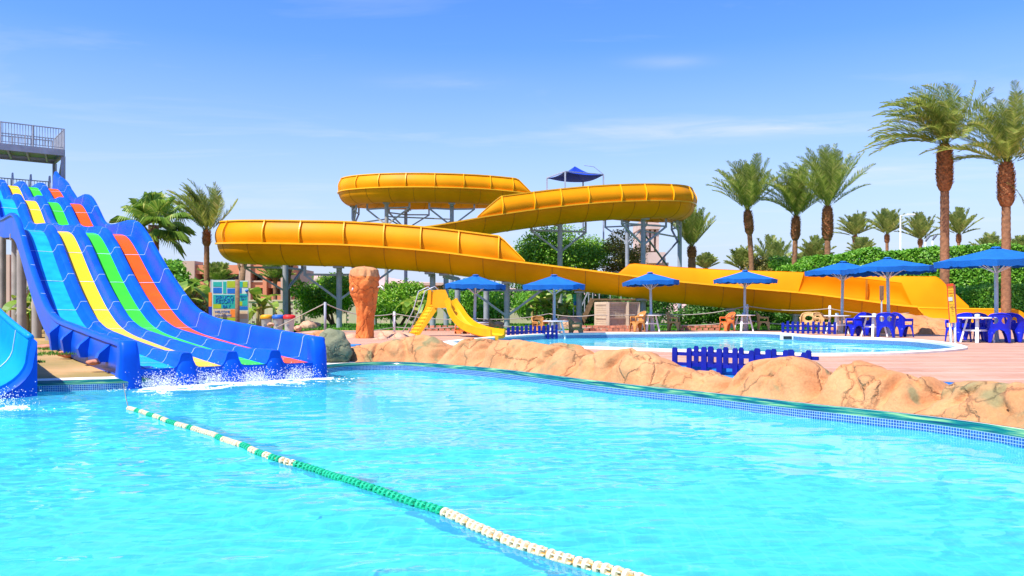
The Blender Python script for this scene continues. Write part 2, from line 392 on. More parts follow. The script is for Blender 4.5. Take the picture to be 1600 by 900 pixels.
hz = n.new('ShaderNodeMix'); hz.data_type = 'RGBA'; L.new(hr.outputs[0], hz.inputs[0]); L.new(hs.outputs[0], hz.inputs[6]); hz.inputs[7].default_value = (2.85, 3.45, 4.6, 1)
mx = n.new('ShaderNodeMix'); mx.data_type = 'RGBA'
def wm(op, a_, b_):
    q_ = n.new('ShaderNodeMath'); q_.operation = op; q_.use_clamp = False
    for k_, v_ in enumerate((a_, b_)):
        if isinstance(v_, (int, float)): q_.inputs[k_].default_value = v_
        elif v_ is not None: L.new(v_, q_.inputs[k_])
    return q_.outputs[0]
acc = cm.outputs[0]
wn = n.new('ShaderNodeTexNoise'); wn.inputs['Scale'].default_value = 3.2; wn.inputs['Detail'].default_value = 8; wn.inputs['Roughness'].default_value = .62; wn.inputs['Distortion'].default_value = .5; L.new(mp.outputs[0], wn.inputs['Vector'])
for cx__, cy__, rx__, ry__, st__ in ((.95, 4.6, .62, .30, .75), (1.55, 4.5, .50, .16, .6), (-.30, 3.65, .26, .12, .3), (.62, 3.35, .16, .08, .3), (2.9, 6.2, 1.2, .5, .6)):   # a few wisps of cirrus
    ax__ = wm('MULTIPLY', wm('SUBTRACT', px.outputs[0], cx__), 1/rx__); ay__ = wm('MULTIPLY', wm('SUBTRACT', py.outputs[0], cy__), 1/ry__)
    r2__ = wm('ADD', wm('MULTIPLY', ax__, ax__), wm('MULTIPLY', ay__, ay__))
    g__ = wm('EXPONENT', wm('MULTIPLY', r2__, -1.0), None)
    nn__ = wm('MAXIMUM', wm('MULTIPLY', wm('SUBTRACT', wn.outputs['Fac'], .36), 2.0), 0.0)
    acc = wm('ADD', acc, wm('MULTIPLY', wm('MULTIPLY', g__, nn__), st__))
acc = wm('MINIMUM', acc, .8)
L.new(acc, mx.inputs[0]); L.new(hz.outputs[2], mx.inputs[6]); mx.inputs[7].default_value = (4.6, 4.75, 4.9, 1)
L.new(mx.outputs[2], bg.inputs[0]); bg.inputs[1].default_value = .12
sc.view_settings.view_transform = 'Standard'; sc.view_settings.look = 'None'; sc.view_settings.exposure = .75; sc.view_settings.gamma = 1; sc.view_settings.use_curve_mapping = False
sc.render.engine = 'CYCLES'
sc.cycles.use_denoising = True; sc.cycles.caustics_refractive = True; sc.cycles.caustics_reflective = False
sc.cycles.max_bounces = 10; sc.cycles.transparent_max_bounces = 8; sc.cycles.sample_clamp_indirect = 6
sl.cycles.is_caustics_light = True

# ------------------------------------------------------------------ pool, ground, deck
EDGE = [(-18, 8), (-14, 11.6), (-8.1, 14.3), (-6.9, 14.9), (-5.6, 16.5), (-4.8, 17.5), (-4.3, 18.2), (-3.8, 19.2), (-3.0, 19.6), (-2.2, 19.3), (-.68, 17.75), (.31, 16.25), (1.14, 14.8), (1.9, 13.6), (2.86, 12.3), (3.77, 10.9), (4.18, 10.34), (4.76, 9.5), (5.19, 8.43), (5.42, 7.2), (5.45, 5), (5.3, -7)]
E_, _ = catmull(EDGE, .08)
POOL = [tuple(p) for p in E_]+[(-18, -7)]
def offs(pts, d):
    out = []
    for i, p in enumerate(pts):
        t = pts[min(i+1, len(pts)-1)]-pts[max(i-1, 0)]; t = t/np.linalg.norm(t); out.append(p+np.array((-t[1], t[0]))*d)
    return np.array(out)
P2 = [gp(x, y) for x, y in ((690, 537), (735, 531.5), (780, 527.5), (855, 523), (967, 521.5), (1060, 521), (1167, 520.3), (1222, 521.8), (1262, 525.5), (1310, 528), (1373, 530), (1436, 533), (1487, 538.5), (1512, 545), (1482, 550), (1412, 554), (1345, 556), (1260, 556.5), (1150, 553), (1000, 548), (850, 543), (740, 541))]
P2o, _ = catmull([(p.x, p.y) for p in P2], .3, True)
c2 = P2o.mean(0)
def shrink(P, d):
    out = []
    n_ = len(P)
    for i in range(n_):
        t = P[(i+1) % n_]-P[i-1]; t = t/np.linalg.norm(t); nn = np.array((t[1], -t[0]))
        if np.dot(nn, c2-P[i]) < 0 and abs(np.dot(nn, (c2-P[i])/np.linalg.norm(c2-P[i]))) > .15: nn = -nn
        out.append(P[i]+nn*d)
    return np.array(out)
P2i = shrink(P2o, .27)

# basin
mbf = MB(); mbf.quad((-18.3, -7.2, -1.15), (6, -7.2, -1.15), (6, 20.2, -1.15), (-18.3, 20.2, -1.15))
pf = struct(mbf.build('pool_floor', M['floor_tile'], uv=[(p.x, p.y) for p in mbf.v])); pf.cycles.is_caustics_receiver = True
pw = T('pool_wall', 'curved pool wall with blue mosaic band at the waterline', 'pool wall', (0, 18.5, 0))
ln = np.concatenate([[0], np.cumsum(np.linalg.norm(np.diff(E_, axis=0), axis=1))])
def wallband(name, z0, z1, mat, nz=2, bulge=0.0):
    mb = MB(); uv = []; rows = []
    for k in range(nz):
        t = k/(nz-1); z = lerp(z0, z1, t); P = offs(E_, bulge*t*t)
        rows.append([(p[0], p[1], z) for p in P]); uv += [(l, z) for l in ln]
    mb.grid(rows); return mb.build(name, mat, pw, uv=uv, smooth=True)
o = wallband('underwater_tile', -1.15, -.06, M['mosaic_pale']); o.cycles.is_caustics_receiver = True
wallband('mosaic_band', -.06, .105, M['mosaic'])
wallband('glazed_trim', .105, .185, M['mosaic_trim'], 5, .05)
mb = MB(); a, b = offs(E_, .05), offs(E_, .4)
mb.grid([[(p[0], p[1], .186) for p in a], [(p[0], p[1], .20) for p in b]]); mb.build('coping_ledge', M['coping'], pw)

# water sheet with real waves; rougher where the slides pour in
EXITS = [(-5.6, 15.6), (-8.6, 13.0), (-4.6, 17.0)]
def wave(x, y):
    p = V((x*.62+.22*y, y*.95-.1*x, 0))
    q = V((x*1.5-.5*y, y*2.3+.2*x, 4))
    ch = .78+.75*noise.noise(V((x*.23+3, y*.30, 7)))
    for ex, ey in EXITS: ch += 1.1*math.exp(-((x-ex)**2+(y-ey)**2)/3.5)
    a = noise.noise(p*.9)
    h = .028*a+.0125*noise.noise(q*.95)+.0050*(1-2*abs(noise.noise(q*1.9+V((5, 3, 1)))))+.0026*noise.noise(q*4.1)+.0012*noise.noise(q*8.5)
    return h*ch
def watergrid():
    ys = np.concatenate([np.linspace(-6.9, 2.4, 30), 2.6+(20.3-2.6)*np.linspace(0, 1, 560)**1.35])
    xs = np.concatenate([np.linspace(-18, -11.6, 40), np.linspace(-11.5, 6.2, 560)])
    X, Y = np.meshgrid(xs, ys); exp = list(map(tuple, offs(E_, .18)))+[(-18, -7)]
    ins = inside(X, Y, exp)
    idx = -np.ones(X.shape, int); vs = []; fs = []
    for j in range(len(ys)):
        for i in range(len(xs)):
            if ins[j, i]:
                idx[j, i] = len(vs); x, y = float(X[j, i]), float(Y[j, i]); vs.append((x, y, wave(x, y) if y > -4 else 0))
    for j in range(len(ys)-1):
        for i in range(len(xs)-1):
            q = (idx[j, i], idx[j, i+1], idx[j+1, i+1], idx[j+1, i])
            if min(q) >= 0: fs.append(q)
    me = bpy.data.meshes.new('pool_water'); me.from_pydata(vs, [], fs); me.update()
    me.polygons.foreach_set('use_smooth', [True]*len(me.polygons))
    o = bpy.data.objects.new('pool_water', me); COL.objects.link(o); me.materials.append(M['water']); return o
pwt = struct(watergrid()); pwt.cycles.is_caustics_caster = True

# land sheets
holeA = [tuple(p) for p in offs(E_, .32)]+[(-18.4, -7.3)]
holeB = [tuple(p) for p in P2o]
BIG = [(-3000, -600), (3000, -600), (3000, 4000), (-3000, 4000)]
struct(sheet('ground', [BIG, holeA[::4]+[holeA[-1]], holeB[::2]], .16, M['ground']))
CH = offs(E_, 1.72)
i0 = int(np.argmin(np.linalg.norm(E_-np.array((-3.9, 19.0)), axis=1)))
inner = [tuple(p) for p in CH[i0:]][::3]
deckpoly = [(-7.6, 22.5)]+inner+[(7.6, -7), (60, -7), (60, 39.6), (-9.4, 39.6), (-9.4, 27)]
struct(sheet('deck', [deckpoly, holeB[::2]], DECK, M['paver']))
mb = MB(); cpts = CH[i0:]; mb.grid([[(p[0], p[1], DECK-.003) for p in cpts], [(p[0], p[1], .2) for p in cpts]])
struct(mb.build('deck_edge', M['chan']))
a, b = offs(E_, .9)[i0:], offs(E_, 1.85)[i0:]
mb = MB(); mb.grid([[(p[0], p[1], .30) for p in a], [(p[0], p[1], .305) for p in b]]); struct(mb.build('drain_channel', M['chan']))
BANK = True
struct(sheet('lawn', [[(-40, 39.7), (60, 39.7), (70, 64), (-60, 64)]], .44, M['lawn']))

# second pool
s2 = T('wading_pool', 'oval pool with white coping on the pink deck', 'pool', (c2[0], c2[1], 0))
mb = MB(); n2 = len(P2o)
rings = [[(p[0], p[1], DECK-.3) for p in P2o], [(p[0], p[1], DECK+.045) for p in P2o], [(p[0], p[1], DECK+.06) for p in shrink(P2o, .05)], [(p[0], p[1], DECK+.06) for p in shrink(P2o, .22)], [(p[0], p[1], DECK+.04) for p in P2i], [(p[0], p[1], DECK-.02) for p in P2i]]
mb.grid(rings, True); mb.build('coping', M['coping'], s2, smooth=True, angle=40)
l2 = np.concatenate([[0], np.cumsum(np.linalg.norm(np.diff(P2i, axis=0), axis=1))])
mb = MB(); mb.grid([[(p[0], p[1], DECK-.02) for p in P2i], [(p[0], p[1], .12) for p in P2i]], True); mb.build('tile_band', M['mosaic'], s2, uv=[(l, DECK) for l in l2]+[(l, .12) for l in l2])
mb = MB(); mb.grid([[(p[0], p[1], .12) for p in P2i], [(p[0], p[1], -.35) for p in P2i]], True); o = mb.build('basin_wall', M['mosaic_pale'], s2, uv=[(l, .12) for l in l2]+[(l, -.35) for l in l2]); o.cycles.is_caustics_receiver = True
fl2 = sheet('basin_floor', [[tuple(p) for p in P2i]], -.34, M['floor2']); me = fl2.data; uvl = me.uv_layers.new(name='UVMap')
for lp in me.loops: uvl.data[lp.index].uv = me.vertices[lp.vertex_index].co.xy
fl2.parent = s2; me.transform(Matrix.Translation(-s2.location)); fl2.cycles.is_caustics_receiver = True
def water2():
    xs = np.linspace(P2i[:, 0].min()-.1, P2i[:, 0].max()+.1, 190); ys = np.linspace(P2i[:, 1].min()-.1, P2i[:, 1].max()+.1, 150)
    X, Y = np.meshgrid(xs, ys); ins = inside(X, Y, [tuple(p) for p in shrink(P2o, .2)]); idx = -np.ones(X.shape, int); vs = []; fs = []
    for j in range(150):
        for i in range(190):
            if ins[j, i]:
                idx[j, i] = len(vs); x, y = float(X[j, i]), float(Y[j, i]); p = V((x*.8, y*1.1, 9)); vs.append((x, y, .30+.010*noise.noise(p)+.005*noise.noise(p*2.4)))
    for j in range(149):
        for i in range(189):
            q = (idx[j, i], idx[j, i+1], idx[j+1, i+1], idx[j+1, i])
            if min(q) >= 0: fs.append(q)
    me = bpy.data.meshes.new('wading_pool_water'); me.from_pydata(vs, [], fs); me.polygons.foreach_set('use_smooth', [True]*len(me.polygons))
    o = bpy.data.objects.new('wading_pool_water', me); COL.objects.link(o); me.materials.append(M['water']); return struct(o)
w2 = water2(); w2.cycles.is_caustics_caster = True
# skimmer in the far coping; a dark block paints the shade inside its mouth
sk_ = gp(1229, 527, .42)
sm = T('pool_skimmer', 'small white skimmer box with dark mouth in pool edge', 'skimmer', sk_)
MB().box(sk_, (.42, .2, .2)).build('frame', M['white_paint'], sm); MB().box(sk_+V((0, -.09, -.01)), (.30, .06, .11)).build('mouth', M['glass_dark'], sm)

# ------------------------------------------------------------------ sculpted rocks along the pool
SIL = [(500, 560), (540, 545), (556, 541), (575, 537), (600, 534), (620, 529), (640, 526), (660, 522), (676, 526), (688, 536), (697, 545), (707, 546), (714, 537), (724, 530), (740, 527), (760, 528), (768, 533), (775, 531), (790, 530), (812, 530), (830, 533), (847, 537), (856, 537), (872, 536), (890, 538), (902, 544), (912, 552), (930, 549), (950, 547), (965, 548), (982, 545), (1000, 547), (1012, 551), (1026, 559), (1037, 568), (1047, 570), (1060, 575), (1075, 581), (1090, 578), (1107, 576), (1118, 582), (1126, 588), (1140, 590), (1150, 589), (1157, 577), (1170, 565), (1185, 561), (1200, 559), (1225, 557), (1250, 557), (1264, 562), (1275, 571), (1286, 583), (1294, 590), (1302, 584), (1320, 567), (1338, 564), (1360, 569), (1400, 580), (1420, 587), (1440, 589), (1452, 592), (1461, 603), (1470, 603), (1487, 596), (1507, 593), (1550, 595), (1600, 598), (1700, 606), (1900, 630), (2400, 700)]
SX = [p[0] for p in SIL]; SY = [p[1] for p in SIL]
SPLIT = [543, 699, 767, 852, 913, 1043, 1152, 1293, 1463, 1720]
CREASE = [(588, .5, .10, .07), (636, -.9, .14, .09), (664, .4, .06, .05), (735, .7, .12, .07), (800, -.6, .10, .08), (829, .5, .07, .05), (884, .9, .12, .06), (938, -.7, .10, .08), (985, .6, .14, .07), (1014, -.5, .08, .05), (1072, .4, .09, .06), (1110, -.4, .09, .06), (1196, .8, .13, .07), (1236, .5, .06, .05), (1345, -1.0, .09, .06), (1412, .3, .15, .07), (1440, -.5, .08, .05), (1535, .9, .10, .07), (1590, -.6, .08, .06)]
RL = {0: 'long tan rock with green stains beside the blue slide exit', 1: 'rounded tan rock in front of the kids slide end', 2: 'domed tan rock in front of the far blue picket fence', 3: 'small tan rock with a dark green plant mark on its flank', 4: 'low tan rock with an overhanging reddish lip', 5: 'low greenish tan rock below the near blue picket fence', 6: 'tallest round tan boulder at the right end of the near picket fence', 7: 'broad tan rock with long cracks before the open pink deck', 8: 'big smooth tan rock at the curved right end of the pool'}
Tn = np.zeros_like(E_); Tn[1:-1] = E_[2:]-E_[:-2]; Tn[0] = Tn[1]; Tn[-1] = Tn[-2]; Tn /= np.linalg.norm(Tn, axis=1)[:, None]
Nn = np.stack([-Tn[:, 1], Tn[:, 0]], 1)
def crest_x(i, d=.55):
    p = E_[i]+Nn[i]*d; return 800+F*p[0]/max(p[1], 1.2) if p[1] > 3.4 else 3000
rock_idx = [i for i in range(i0-8, len(E_)) if E_[i][1] > 5.0]
cx = {i: crest_x(i) for i in rock_idx}
def rockrow(p, nn, x, nt=30):
    d0 = .55; c = p+nn*d0
    sil = interp(x, SX, SY); zc = EYE+(HZ-sil)/F*c[1]; zc = min(max(zc, .30), 1.0)
    e = min(abs(x-s) for s in SPLIT); scl = 1300/max(c[1], 3)   # px per metre
    seam = math.exp(-(e/scl/.11)**2)
    s0 = max([q for q in SPLIT if q <= x], default=SPLIT[0]-150); s1 = min([q for q in SPLIT if q > x], default=SPLIT[-1]+600); bulge = max(0, math.sin(PI*min(1, max(0, (x-s0)/(s1-s0)))))**.6
    row = []
    z0 = .192
    for k in range(nt):
        t = k/(nt-1)
        if t < .5:
            a = t/.5; dd = lerp(.055, d0, a**.9); zz = z0+(zc-z0)*(math.sin(a*PI/2)**.95)*1.0
            if a < .25: dd += .01
        else:
            a = (t-.5)/.5; dd = lerp(d0, 1.30, a); zz = lerp(zc, .25, 1-math.cos(a*PI/2)) if a < 1 else .25
        q = V((p[0]+nn[0]*dd, p[1]+nn[1]*dd, zz))
        g = V((q.x*1.3, q.y*1.3, q.z*1.6))
        edge = min(1, t/.12)*min(1, (1-t)/.1)
        rid = 1-abs(noise.noise(g*1.05+V((7, 2, 9))))*2
        crack = max(0, rid-.86)*7
        w_ = g+V((.5*noise.noise(g*.8), .5*noise.noise(g*.8+V((9, 0, 0))), 0)); sk2 = V((w_.x*2.2+w_.z*1.6, w_.y*2.2-w_.z*1.1, w_.z*.6))
        cr2 = max(0, 1-abs(noise.noise(sk2*.8+V((2, 6, 1))))*9)
        dz = .06*noise.noise(g*1.0)+.03*(abs(noise.noise(g*1.4+V((1, 8, 3))))*2-.5)+.024*noise.noise(g*4)+.012*noise.noise(g*9)+.005*noise.noise(g*24)-.065*crack-.035*cr2*cr2
        crestfix = 1-.6*math.exp(-((t-.5)/.09)**2)
        dz *= crestfix
        out = V((-nn[0], -nn[1], .55)) if t < .5 else V((nn[0]*.5, nn[1]*.5, .9))
        q = q+out*dz*edge
        q = q+V((nn[0], nn[1], -.30))*((.24*seam+sum(d_*math.exp(-((x-xc-sl_*(t-.3)*scl)/scl/w_)**2) for xc, sl_, d_, w_ in CREASE))*edge)-V((nn[0], nn[1], 0))*(.10*bulge*math.sin(min(1, t/.5)*PI)*(1 if t < .5 else 0))
        row.append(q)
    return row
fine = []   # subdivide along the edge
for i in rock_idx[:-1]:
    for k in range(3):
        f = k/3; fine.append((lerp(E_[i], E_[i+1], f), lerp(Nn[i], Nn[i+1], f), lerp(cx[i], cx[i+1], f) if cx[i+1] < 2900 else cx[i]))
rows = [(x, rockrow(p, nn, x)) for p, nn, x in fine]
for k in range(len(SPLIT)-1):
    sel = [r for x, r in rows if SPLIT[k]-.5 <= x <= SPLIT[k+1]+7]
    if len(sel) < 4: continue
    mb = MB(); mb.grid(sel); mb.cap_rows(sel[0], True); mb.cap_rows(sel[-1])
    o = mb.build('artificial_rock', M['rock'], smooth=True)
    tag(o, RL[k], 'rock', 'sculpted rocks edging the pool')
sel = [r for x, r in rows if x > 1727]
mb = MB(); mb.grid(sel); mb.cap_rows(sel[0], True); mb.cap_rows(sel[-1]); o = mb.build('artificial_rock', M['rock'], smooth=True); tag(o, 'tan rock continuing past the curved pool end outside the view', 'rock', 'sculpted rocks edging the pool')

def boulder(name, c, r, mat, label, cat='rock', group=None, seed=0, sub=4, amp=.25, flat=1.0):
    bm_ = __import__('bmesh').new(); __import__('bmesh').ops.create_icosphere(bm_, subdivisions=sub, radius=1)
    me = bpy.data.meshes.new(name)
    for v in bm_.verts:
        d = v.co.normalized(); s = V((seed*3.7, seed*1.3, 0))
        k = 1+amp*noise.noise(d*1.3+s)+amp*.5*noise.noise(d*2.9+s)+amp*.22*noise.noise(d*7+s)+amp*.1*noise.noise(d*15+s)
        v.co = V((d.x*r[0], d.y*r[1], d.z*r[2]))*k
    bm_.to_mesh(me); bm_.free(); me.polygons.foreach_set('use_smooth', [True]*len(me.polygons)); me.materials.append(mat)
    o = bpy.data.objects.new(name, me); COL.objects.link(o); o.location = V(c)
    if label: tag(o, label, cat, group)
    return o
boulder('green_rock', atz(520, 19.6, .42), (.44, .5, .52), M['rock_green'], 'dull green rock against the outer end of the blue slide', seed=3, amp=.22)
boulder('tan_rock', atz(505, 20.8, .45), (.5, .5, .46), M['rock'], 'tan rock half hidden behind the dull green rock', seed=5)
mb = MB(); c = gp(547, 542); mb.box(c+V((0, 0, .03)), (.42, .9, .05)); tag(mb.build('blue_mat', M['chan']), 'blue rubber mat on the deck beside the dull green rock', 'mat')

# ------------------------------------------------------------------ blue four-lane slide
SD = V((-.6, .8, 0)); SR = V((.8, .6, 0)); SO = V((-6.98, 15.1, 0))
def sp3(u, l, z=0): return SO+SR*u+SD*l+V((0, 0, z))
LZ = ([-.15, 0, 2, 4, 6.9, 8, 9, 10.4, 12, 13.3, 14.6, 15.8, 16.8, 17.8, 19.5, 21, 22, 23.4, 24.5, 25.5, 27, 28, 29.4, 30.8, 32, 34.6], [.335, .34, .44, .55, .74, .86, 1.04, 1.50, 2.18, 2.82, 3.50, 4.02, 4.20, 4.27, 4.38, 4.56, 4.85, 5.56, 6.04, 6.22, 6.26, 6.32, 6.92, 7.45, 7.65, 7.75])
HW = ([0, 4, 7, 9, 11, 13.5, 15.5, 17, 18.5, 20, 22, 24, 26, 27.2, 28.5, 30, 32, 33.2, 34.3, 34.6], [.50, .48, .44, .46, .52, .52, .54, .56, .50, .42, .32, .38, .50, .48, .36, .32, .56, .8, 1.15, .95])
sl_L = np.concatenate([np.arange(-.15, 34.6, .16), [34.6]])
def lz(l): return interp(l, *LZ)
# smooth the lane profile
zz = np.array([lz(l) for l in sl_L]); ker = np.hanning(13); ker /= ker.sum(); zp = np.pad(zz, 6, mode='edge'); zs = np.convolve(zp, ker, 'valid'); zs[0:2] = zz[0:2]
def lzs(l): return float(np.interp(l, sl_L, zs))
def frame(l):
    s = (lzs(min(l+.2, 34.6))-lzs(max(l-.2, -.15)))/(min(l+.2, 34.6)-max(l-.2, -.15)); return V((-SD.x*s, -SD.y*s, 1)).normalized()
def sweep(mb, prof, Ls, closed=False, caps=False):
    rows = []
    for l in Ls:
        U = frame(l); b = sp3(0, l, lzs(l)); rows.append([b+SR*u+U*v for u, v in prof(l)])
    mb.grid(rows, closed)
    if caps: mb.cap_rows(rows[0]); mb.cap_rows(rows[-1], True)
    return mb
ms = T('racer_slide', 'four-lane blue racing slide with cyan, yellow, green and orange lanes', 'water slide', SO)
W4 = .855; U0 = .14
def hw(l): return interp(l, *HW)
def wallprof(side):
    def f(l):
        h = hw(l)
        P = [(.16, -.05), (.13, .02), (.10, .10), (.06, h*.55), (.035, h-.05), (.01, h-.012), (-.04, h), (-.10, h), (-.13, h-.03), (-.13, h-.10), (-.085, h-.13), (-.085, -.30), (.16, -.30)]
        return P if side < 0 else [(3.70-u, v) for u, v in reversed(P)]
    return f
sweep(MB(), wallprof(-1), sl_L[1:], True, True).build('side_wall', M['blue_gel'], ms, smooth=True, angle=50)
sweep(MB(), wallprof(1), sl_L[1:], True, True).build('side_wall', M['blue_gel'], ms, smooth=True, angle=50)
def divprof(c):
    def f(l):
        h = interp(l, [-.15, .2, 1.6, 7.5, 10], [.27, .27, .165, .165, .26])
        return [(c-.215, -.002), (c-.175, .03), (c-.13, h*.45), (c-.105, h*.8), (c-.085, h-.012), (c-.06, h), (c+.06, h), (c+.085, h-.012), (c+.105, h*.8), (c+.13, h*.45), (c+.175, .03), (c+.215, -.002)]
    return f
for k in (1, 2, 3): sweep(MB(), divprof(U0+W4*k), sl_L, False, True).build('divider', M['blue_gel'], ms, smooth=True, angle=60)
sweep(MB(), lambda l: [(.05, -.006), (3.65, -.006), (3.65, -.12), (.05, -.12)], sl_L, True, True).build('slide_bed', M['blue_gel'], ms)
for k, mt in enumerate(('lane_cyan', 'lane_yellow', 'lane_green', 'lane_orange')):
    c = U0+W4*(k+.5)
    o = sweep(MB(), lambda l: [(c-.27, .004), (c, -.001), (c+.27, .004)], sl_L).build('lane', M[mt], ms, smooth=True)
    o['label'] = ('bright cyan lane strip', 'yellow lane strip', 'bright green lane strip', 'orange lane strip')[k]
# pale joints across every lane
def inner(l):
    h = hw(l); P = [(-.10, h), (.01, h-.012), (.035, h-.05), (.06, h*.55), (.10, .10), (.13, .02)]
    for k in (1, 2, 3):
        P += [(U0+W4*(k-.5), .006)]+divprof(U0+W4*k)(l)
    P += [(U0+W4*3.5, .006)]+[(3.70-u, v) for u, v in reversed(P[:6])]
    return P
def seam(l):
    mb = MB(); rows = []
    for ll in (l-.012, l+.012):
        U = frame(ll); b = sp3(0, ll, lzs(ll)); P = inner(ll); r = []
        for i, (u, v) in enumerate(P):
            a, c = P[max(i-1, 0)], P[min(i+1, len(P)-1)]; t = V((c[0]-a[0], c[1]-a[1])).normalized(); nx, ny = -t.y, t.x
            r.append(b+SR*(u+nx*.008)+U*(v+ny*.008))
        rows.append(r)
    mb.grid(rows); return mb
for l in (.75, 2.0, 4.0, 6.2, 8.2, 10.1, 12.2, 14.2, 16.2, 18.6, 21, 23.5, 25.9, 28, 30.4, 32.6): seam(l).build('joint_line', M['seam'], ms)
# flared feet of walls and dividers going into the water, lip panels between them
def foot(c, top, wt, wb, zw):
    mb = MB(); rows = []
    for q in range(15):
        t = q/14; z = lerp(top, -.3, t**1.4); f = -.06-.11*math.sin(min(1, (top-z)/.30)*PI/2)-.05*t
        w_ = lerp(wt, wb, min(1, (top-z)/max(.05, top-.12))**1.25)*(1 if q else .85); f = f if q else -.02
        rows.append([sp3(c+w_/2*a_, f+b_, z) for a_, b_ in ((-1, .30), (-1, .10), (-.9, .035), (-.6, .006), (0, 0), (.6, .006), (.9, .035), (1, .10), (1, .30))])
    mb.grid(rows); mb.cap_rows(rows[0]); return mb
for k in (1, 2, 3): foot(U0+W4*k, .34+.272, .19, .50, .34).build('divider_foot', M['blue_gel'], ms, smooth=True, angle=50)
foot(.015, .34+.51, .30, .42, .6).build('wall_foot', M['blue_gel'], ms, smooth=True, angle=50)
foot(3.655, .34+.51, .30, .34, .6).build('wall_foot', M['blue_gel'], ms, smooth=True, angle=50)
for k in range(4):
    c = U0+W4*(k+.5); mb = MB(); rows = []
    for z, l in ((.342, .10), (.335, -.06), (.30, -.11), (.0, -.13), (-.3, -.14)): rows.append([sp3(c-.36, l, z), sp3(c, l-.01, z-.005), sp3(c+.36, l, z)])
    mb.grid(rows); mb.build('lip_panel', M['blue_gel'], ms, smooth=True)
# outer side skirt and its brackets on the run-out
mb = MB(); rows = []
for l in np.arange(.3, 8.4, .3): z = lzs(l); rows.append([sp3(-.09, l, z+hw(l)-.14), sp3(-.13, l, z+.05), sp3(-.13, l, max(.30, z-.28)), sp3(-.05, l, max(.28, z-.34))])
mb.grid(rows); mb.build('side_skirt', M['blue_gel'], ms, smooth=True)
for l in (1.1, 3.1, 5.1, 6.9):
    z = lzs(l); mb = MB(); a = []
    for du, zz_ in ((-.10, z+hw(l)-.14), (-.28, z+hw(l)-.30), (-.32, z+.1), (-.27, max(.42, z-.35)), (-.06, max(.42, z-.38))): a.append((du, zz_))
    mb.grid([[sp3(u, l-.13, q) for u, q in a], [sp3(u, l+.13, q) for u, q in a]]); mb.cap_rows([sp3(u, l-.13, q) for u, q in a], True); mb.cap_rows([sp3(u, l+.13, q) for u, q in a]); mb.build('support_bracket', M['blue_gel'], ms)
for l, uu in ((9.2, (.5,)), (11.4, (.35, 3.2)), (15.5, (.5, 3.2)), (17.2, (.25, 1.8, 3.3)), (20.2, (.4, 3.2)), (25, (.4, 3.2)), (28, (.2, 1.8)), (31, (.4, 3.2))):
    for u in uu:
        p = sp3(u, l, 0); zt = lzs(l)-.1
        MB().tube([p+V((0, 0, .2)), p+V((0, 0, zt))], .15, 14).build('support_column', M['steel_warm'], ms, smooth=True, angle=50)
    if len(uu) > 1: MB().bar(sp3(uu[0]-.35, l, lzs(l)-.28), sp3(uu[-1]+.35, l, lzs(l)-.28), .2, .22).build('cross_beam', M['steel_warm'], ms)
for a, b in (((.5, 15.5, 2.2), (.4, 20.2, 3.6)), ((.4, 20.2, 1.2), (.5, 15.5, 2.6)), ((.35, 11.4, .8), (.5, 15.5, 1.9))):
    MB().bar(sp3(*a), sp3(*b), .07).build('brace', M['steel'], ms)

# dry bank under the slide, kept below its bed
def bank_z(u, l):
    base = interp(l, [0, .6, 7, 12, 20], [.185, .19, .32, .42, .42])
    nz_ = .10*noise.noise(V((u*.6, l*.6, 2)))+.04*noise.noise(V((u*2, l*2, 5)))
    free = min(1, max(0, (-.6-u)/1.2)) if l < 8 else 1
    return base+free*(nz_*min(1, l/2)+.10*min(1, max(0, (l-.8)/3)))
rows = []
for u in np.concatenate([np.arange(-18, -.4, .3), np.arange(-.4, 5.3, .3)]):
    l0 = interp(u, [-18, -7.7, -1.38, -.06, 1.94, 3.18, 5.2], [4.3, 1.75, .36, .12, .62, .98, 2.0])
    rows.append([sp3(u, l0+(34-l0)*(k/90)**1.7, bank_z(u, l0+(34-l0)*(k/90)**1.7)) for k in range(91)])
mb = MB(); mb.grid(rows); struct(mb.build('bank_soil', M['soil'], smooth=True))

# access tower at the top of the racer slide
tw = T('access_tower', 'grey steel access tower with railed platforms above the racing slide', 'tower', sp3(2, 37, .4))
def railing(mb_pts, h, posts, step, name_post='rail_post', hd=.022):
    a, b = mb_pts
    mb = MB(); ln_ = (b-a).length
    mb.bar(a+V((0, 0, h)), b+V((0, 0, h)), .05); mb.bar(a+V((0, 0, .10)), b+V((0, 0, .10)), .035)
    k = int(ln_/step)
    for i in range(1, k): p = a.lerp(b, i/k); mb.bar(p+V((0, 0, .1)), p+V((0, 0, h)), hd)
    mb.build('railing', M['steel'], tw)
    for i in range(posts+1):
        p = a.lerp(b, i/posts); MB().bar(p, p+V((0, 0, h+.03)), .065).build(name_post, M['steel'], tw)
TZ = 10.05
mb = MB()
UA, UB, LA, LB = -3.2, 4.25, 35.0, 38.2
for (a, b, w_, h_) in ((sp3(UA, LA, TZ), sp3(UB, LA, TZ), .12, .34), (sp3(UA, LB, TZ), sp3(UB, LB, TZ), .12, .34), (sp3(UB, LA+.06, TZ), sp3(UB, LB-.06, TZ), .115, .335)): mb.bar(a, b, w_, h_)
for i in range(8): u = lerp(UA+.3, UB-.9, i/7); mb.bar(sp3(u, LA+.07, TZ-.02), sp3(u+.5, LB-.07, TZ-.02), .09, .2)
mb.build('platform_frame', M['steel'], tw)
mb = MB(); mb.hexa([sp3(UA, LA+.07, TZ+.09), sp3(UB-.07, LA+.07, TZ+.09), sp3(UB-.07, LB-.07, TZ+.09), sp3(UA, LB-.07, TZ+.09), sp3(UA, LA+.07, TZ+.14), sp3(UB-.07, LA+.07, TZ+.14), sp3(UB-.07, LB-.07, TZ+.14), sp3(UA, LB-.07, TZ+.14)]); mb.build('platform_deck', M['steel_warm'], tw)
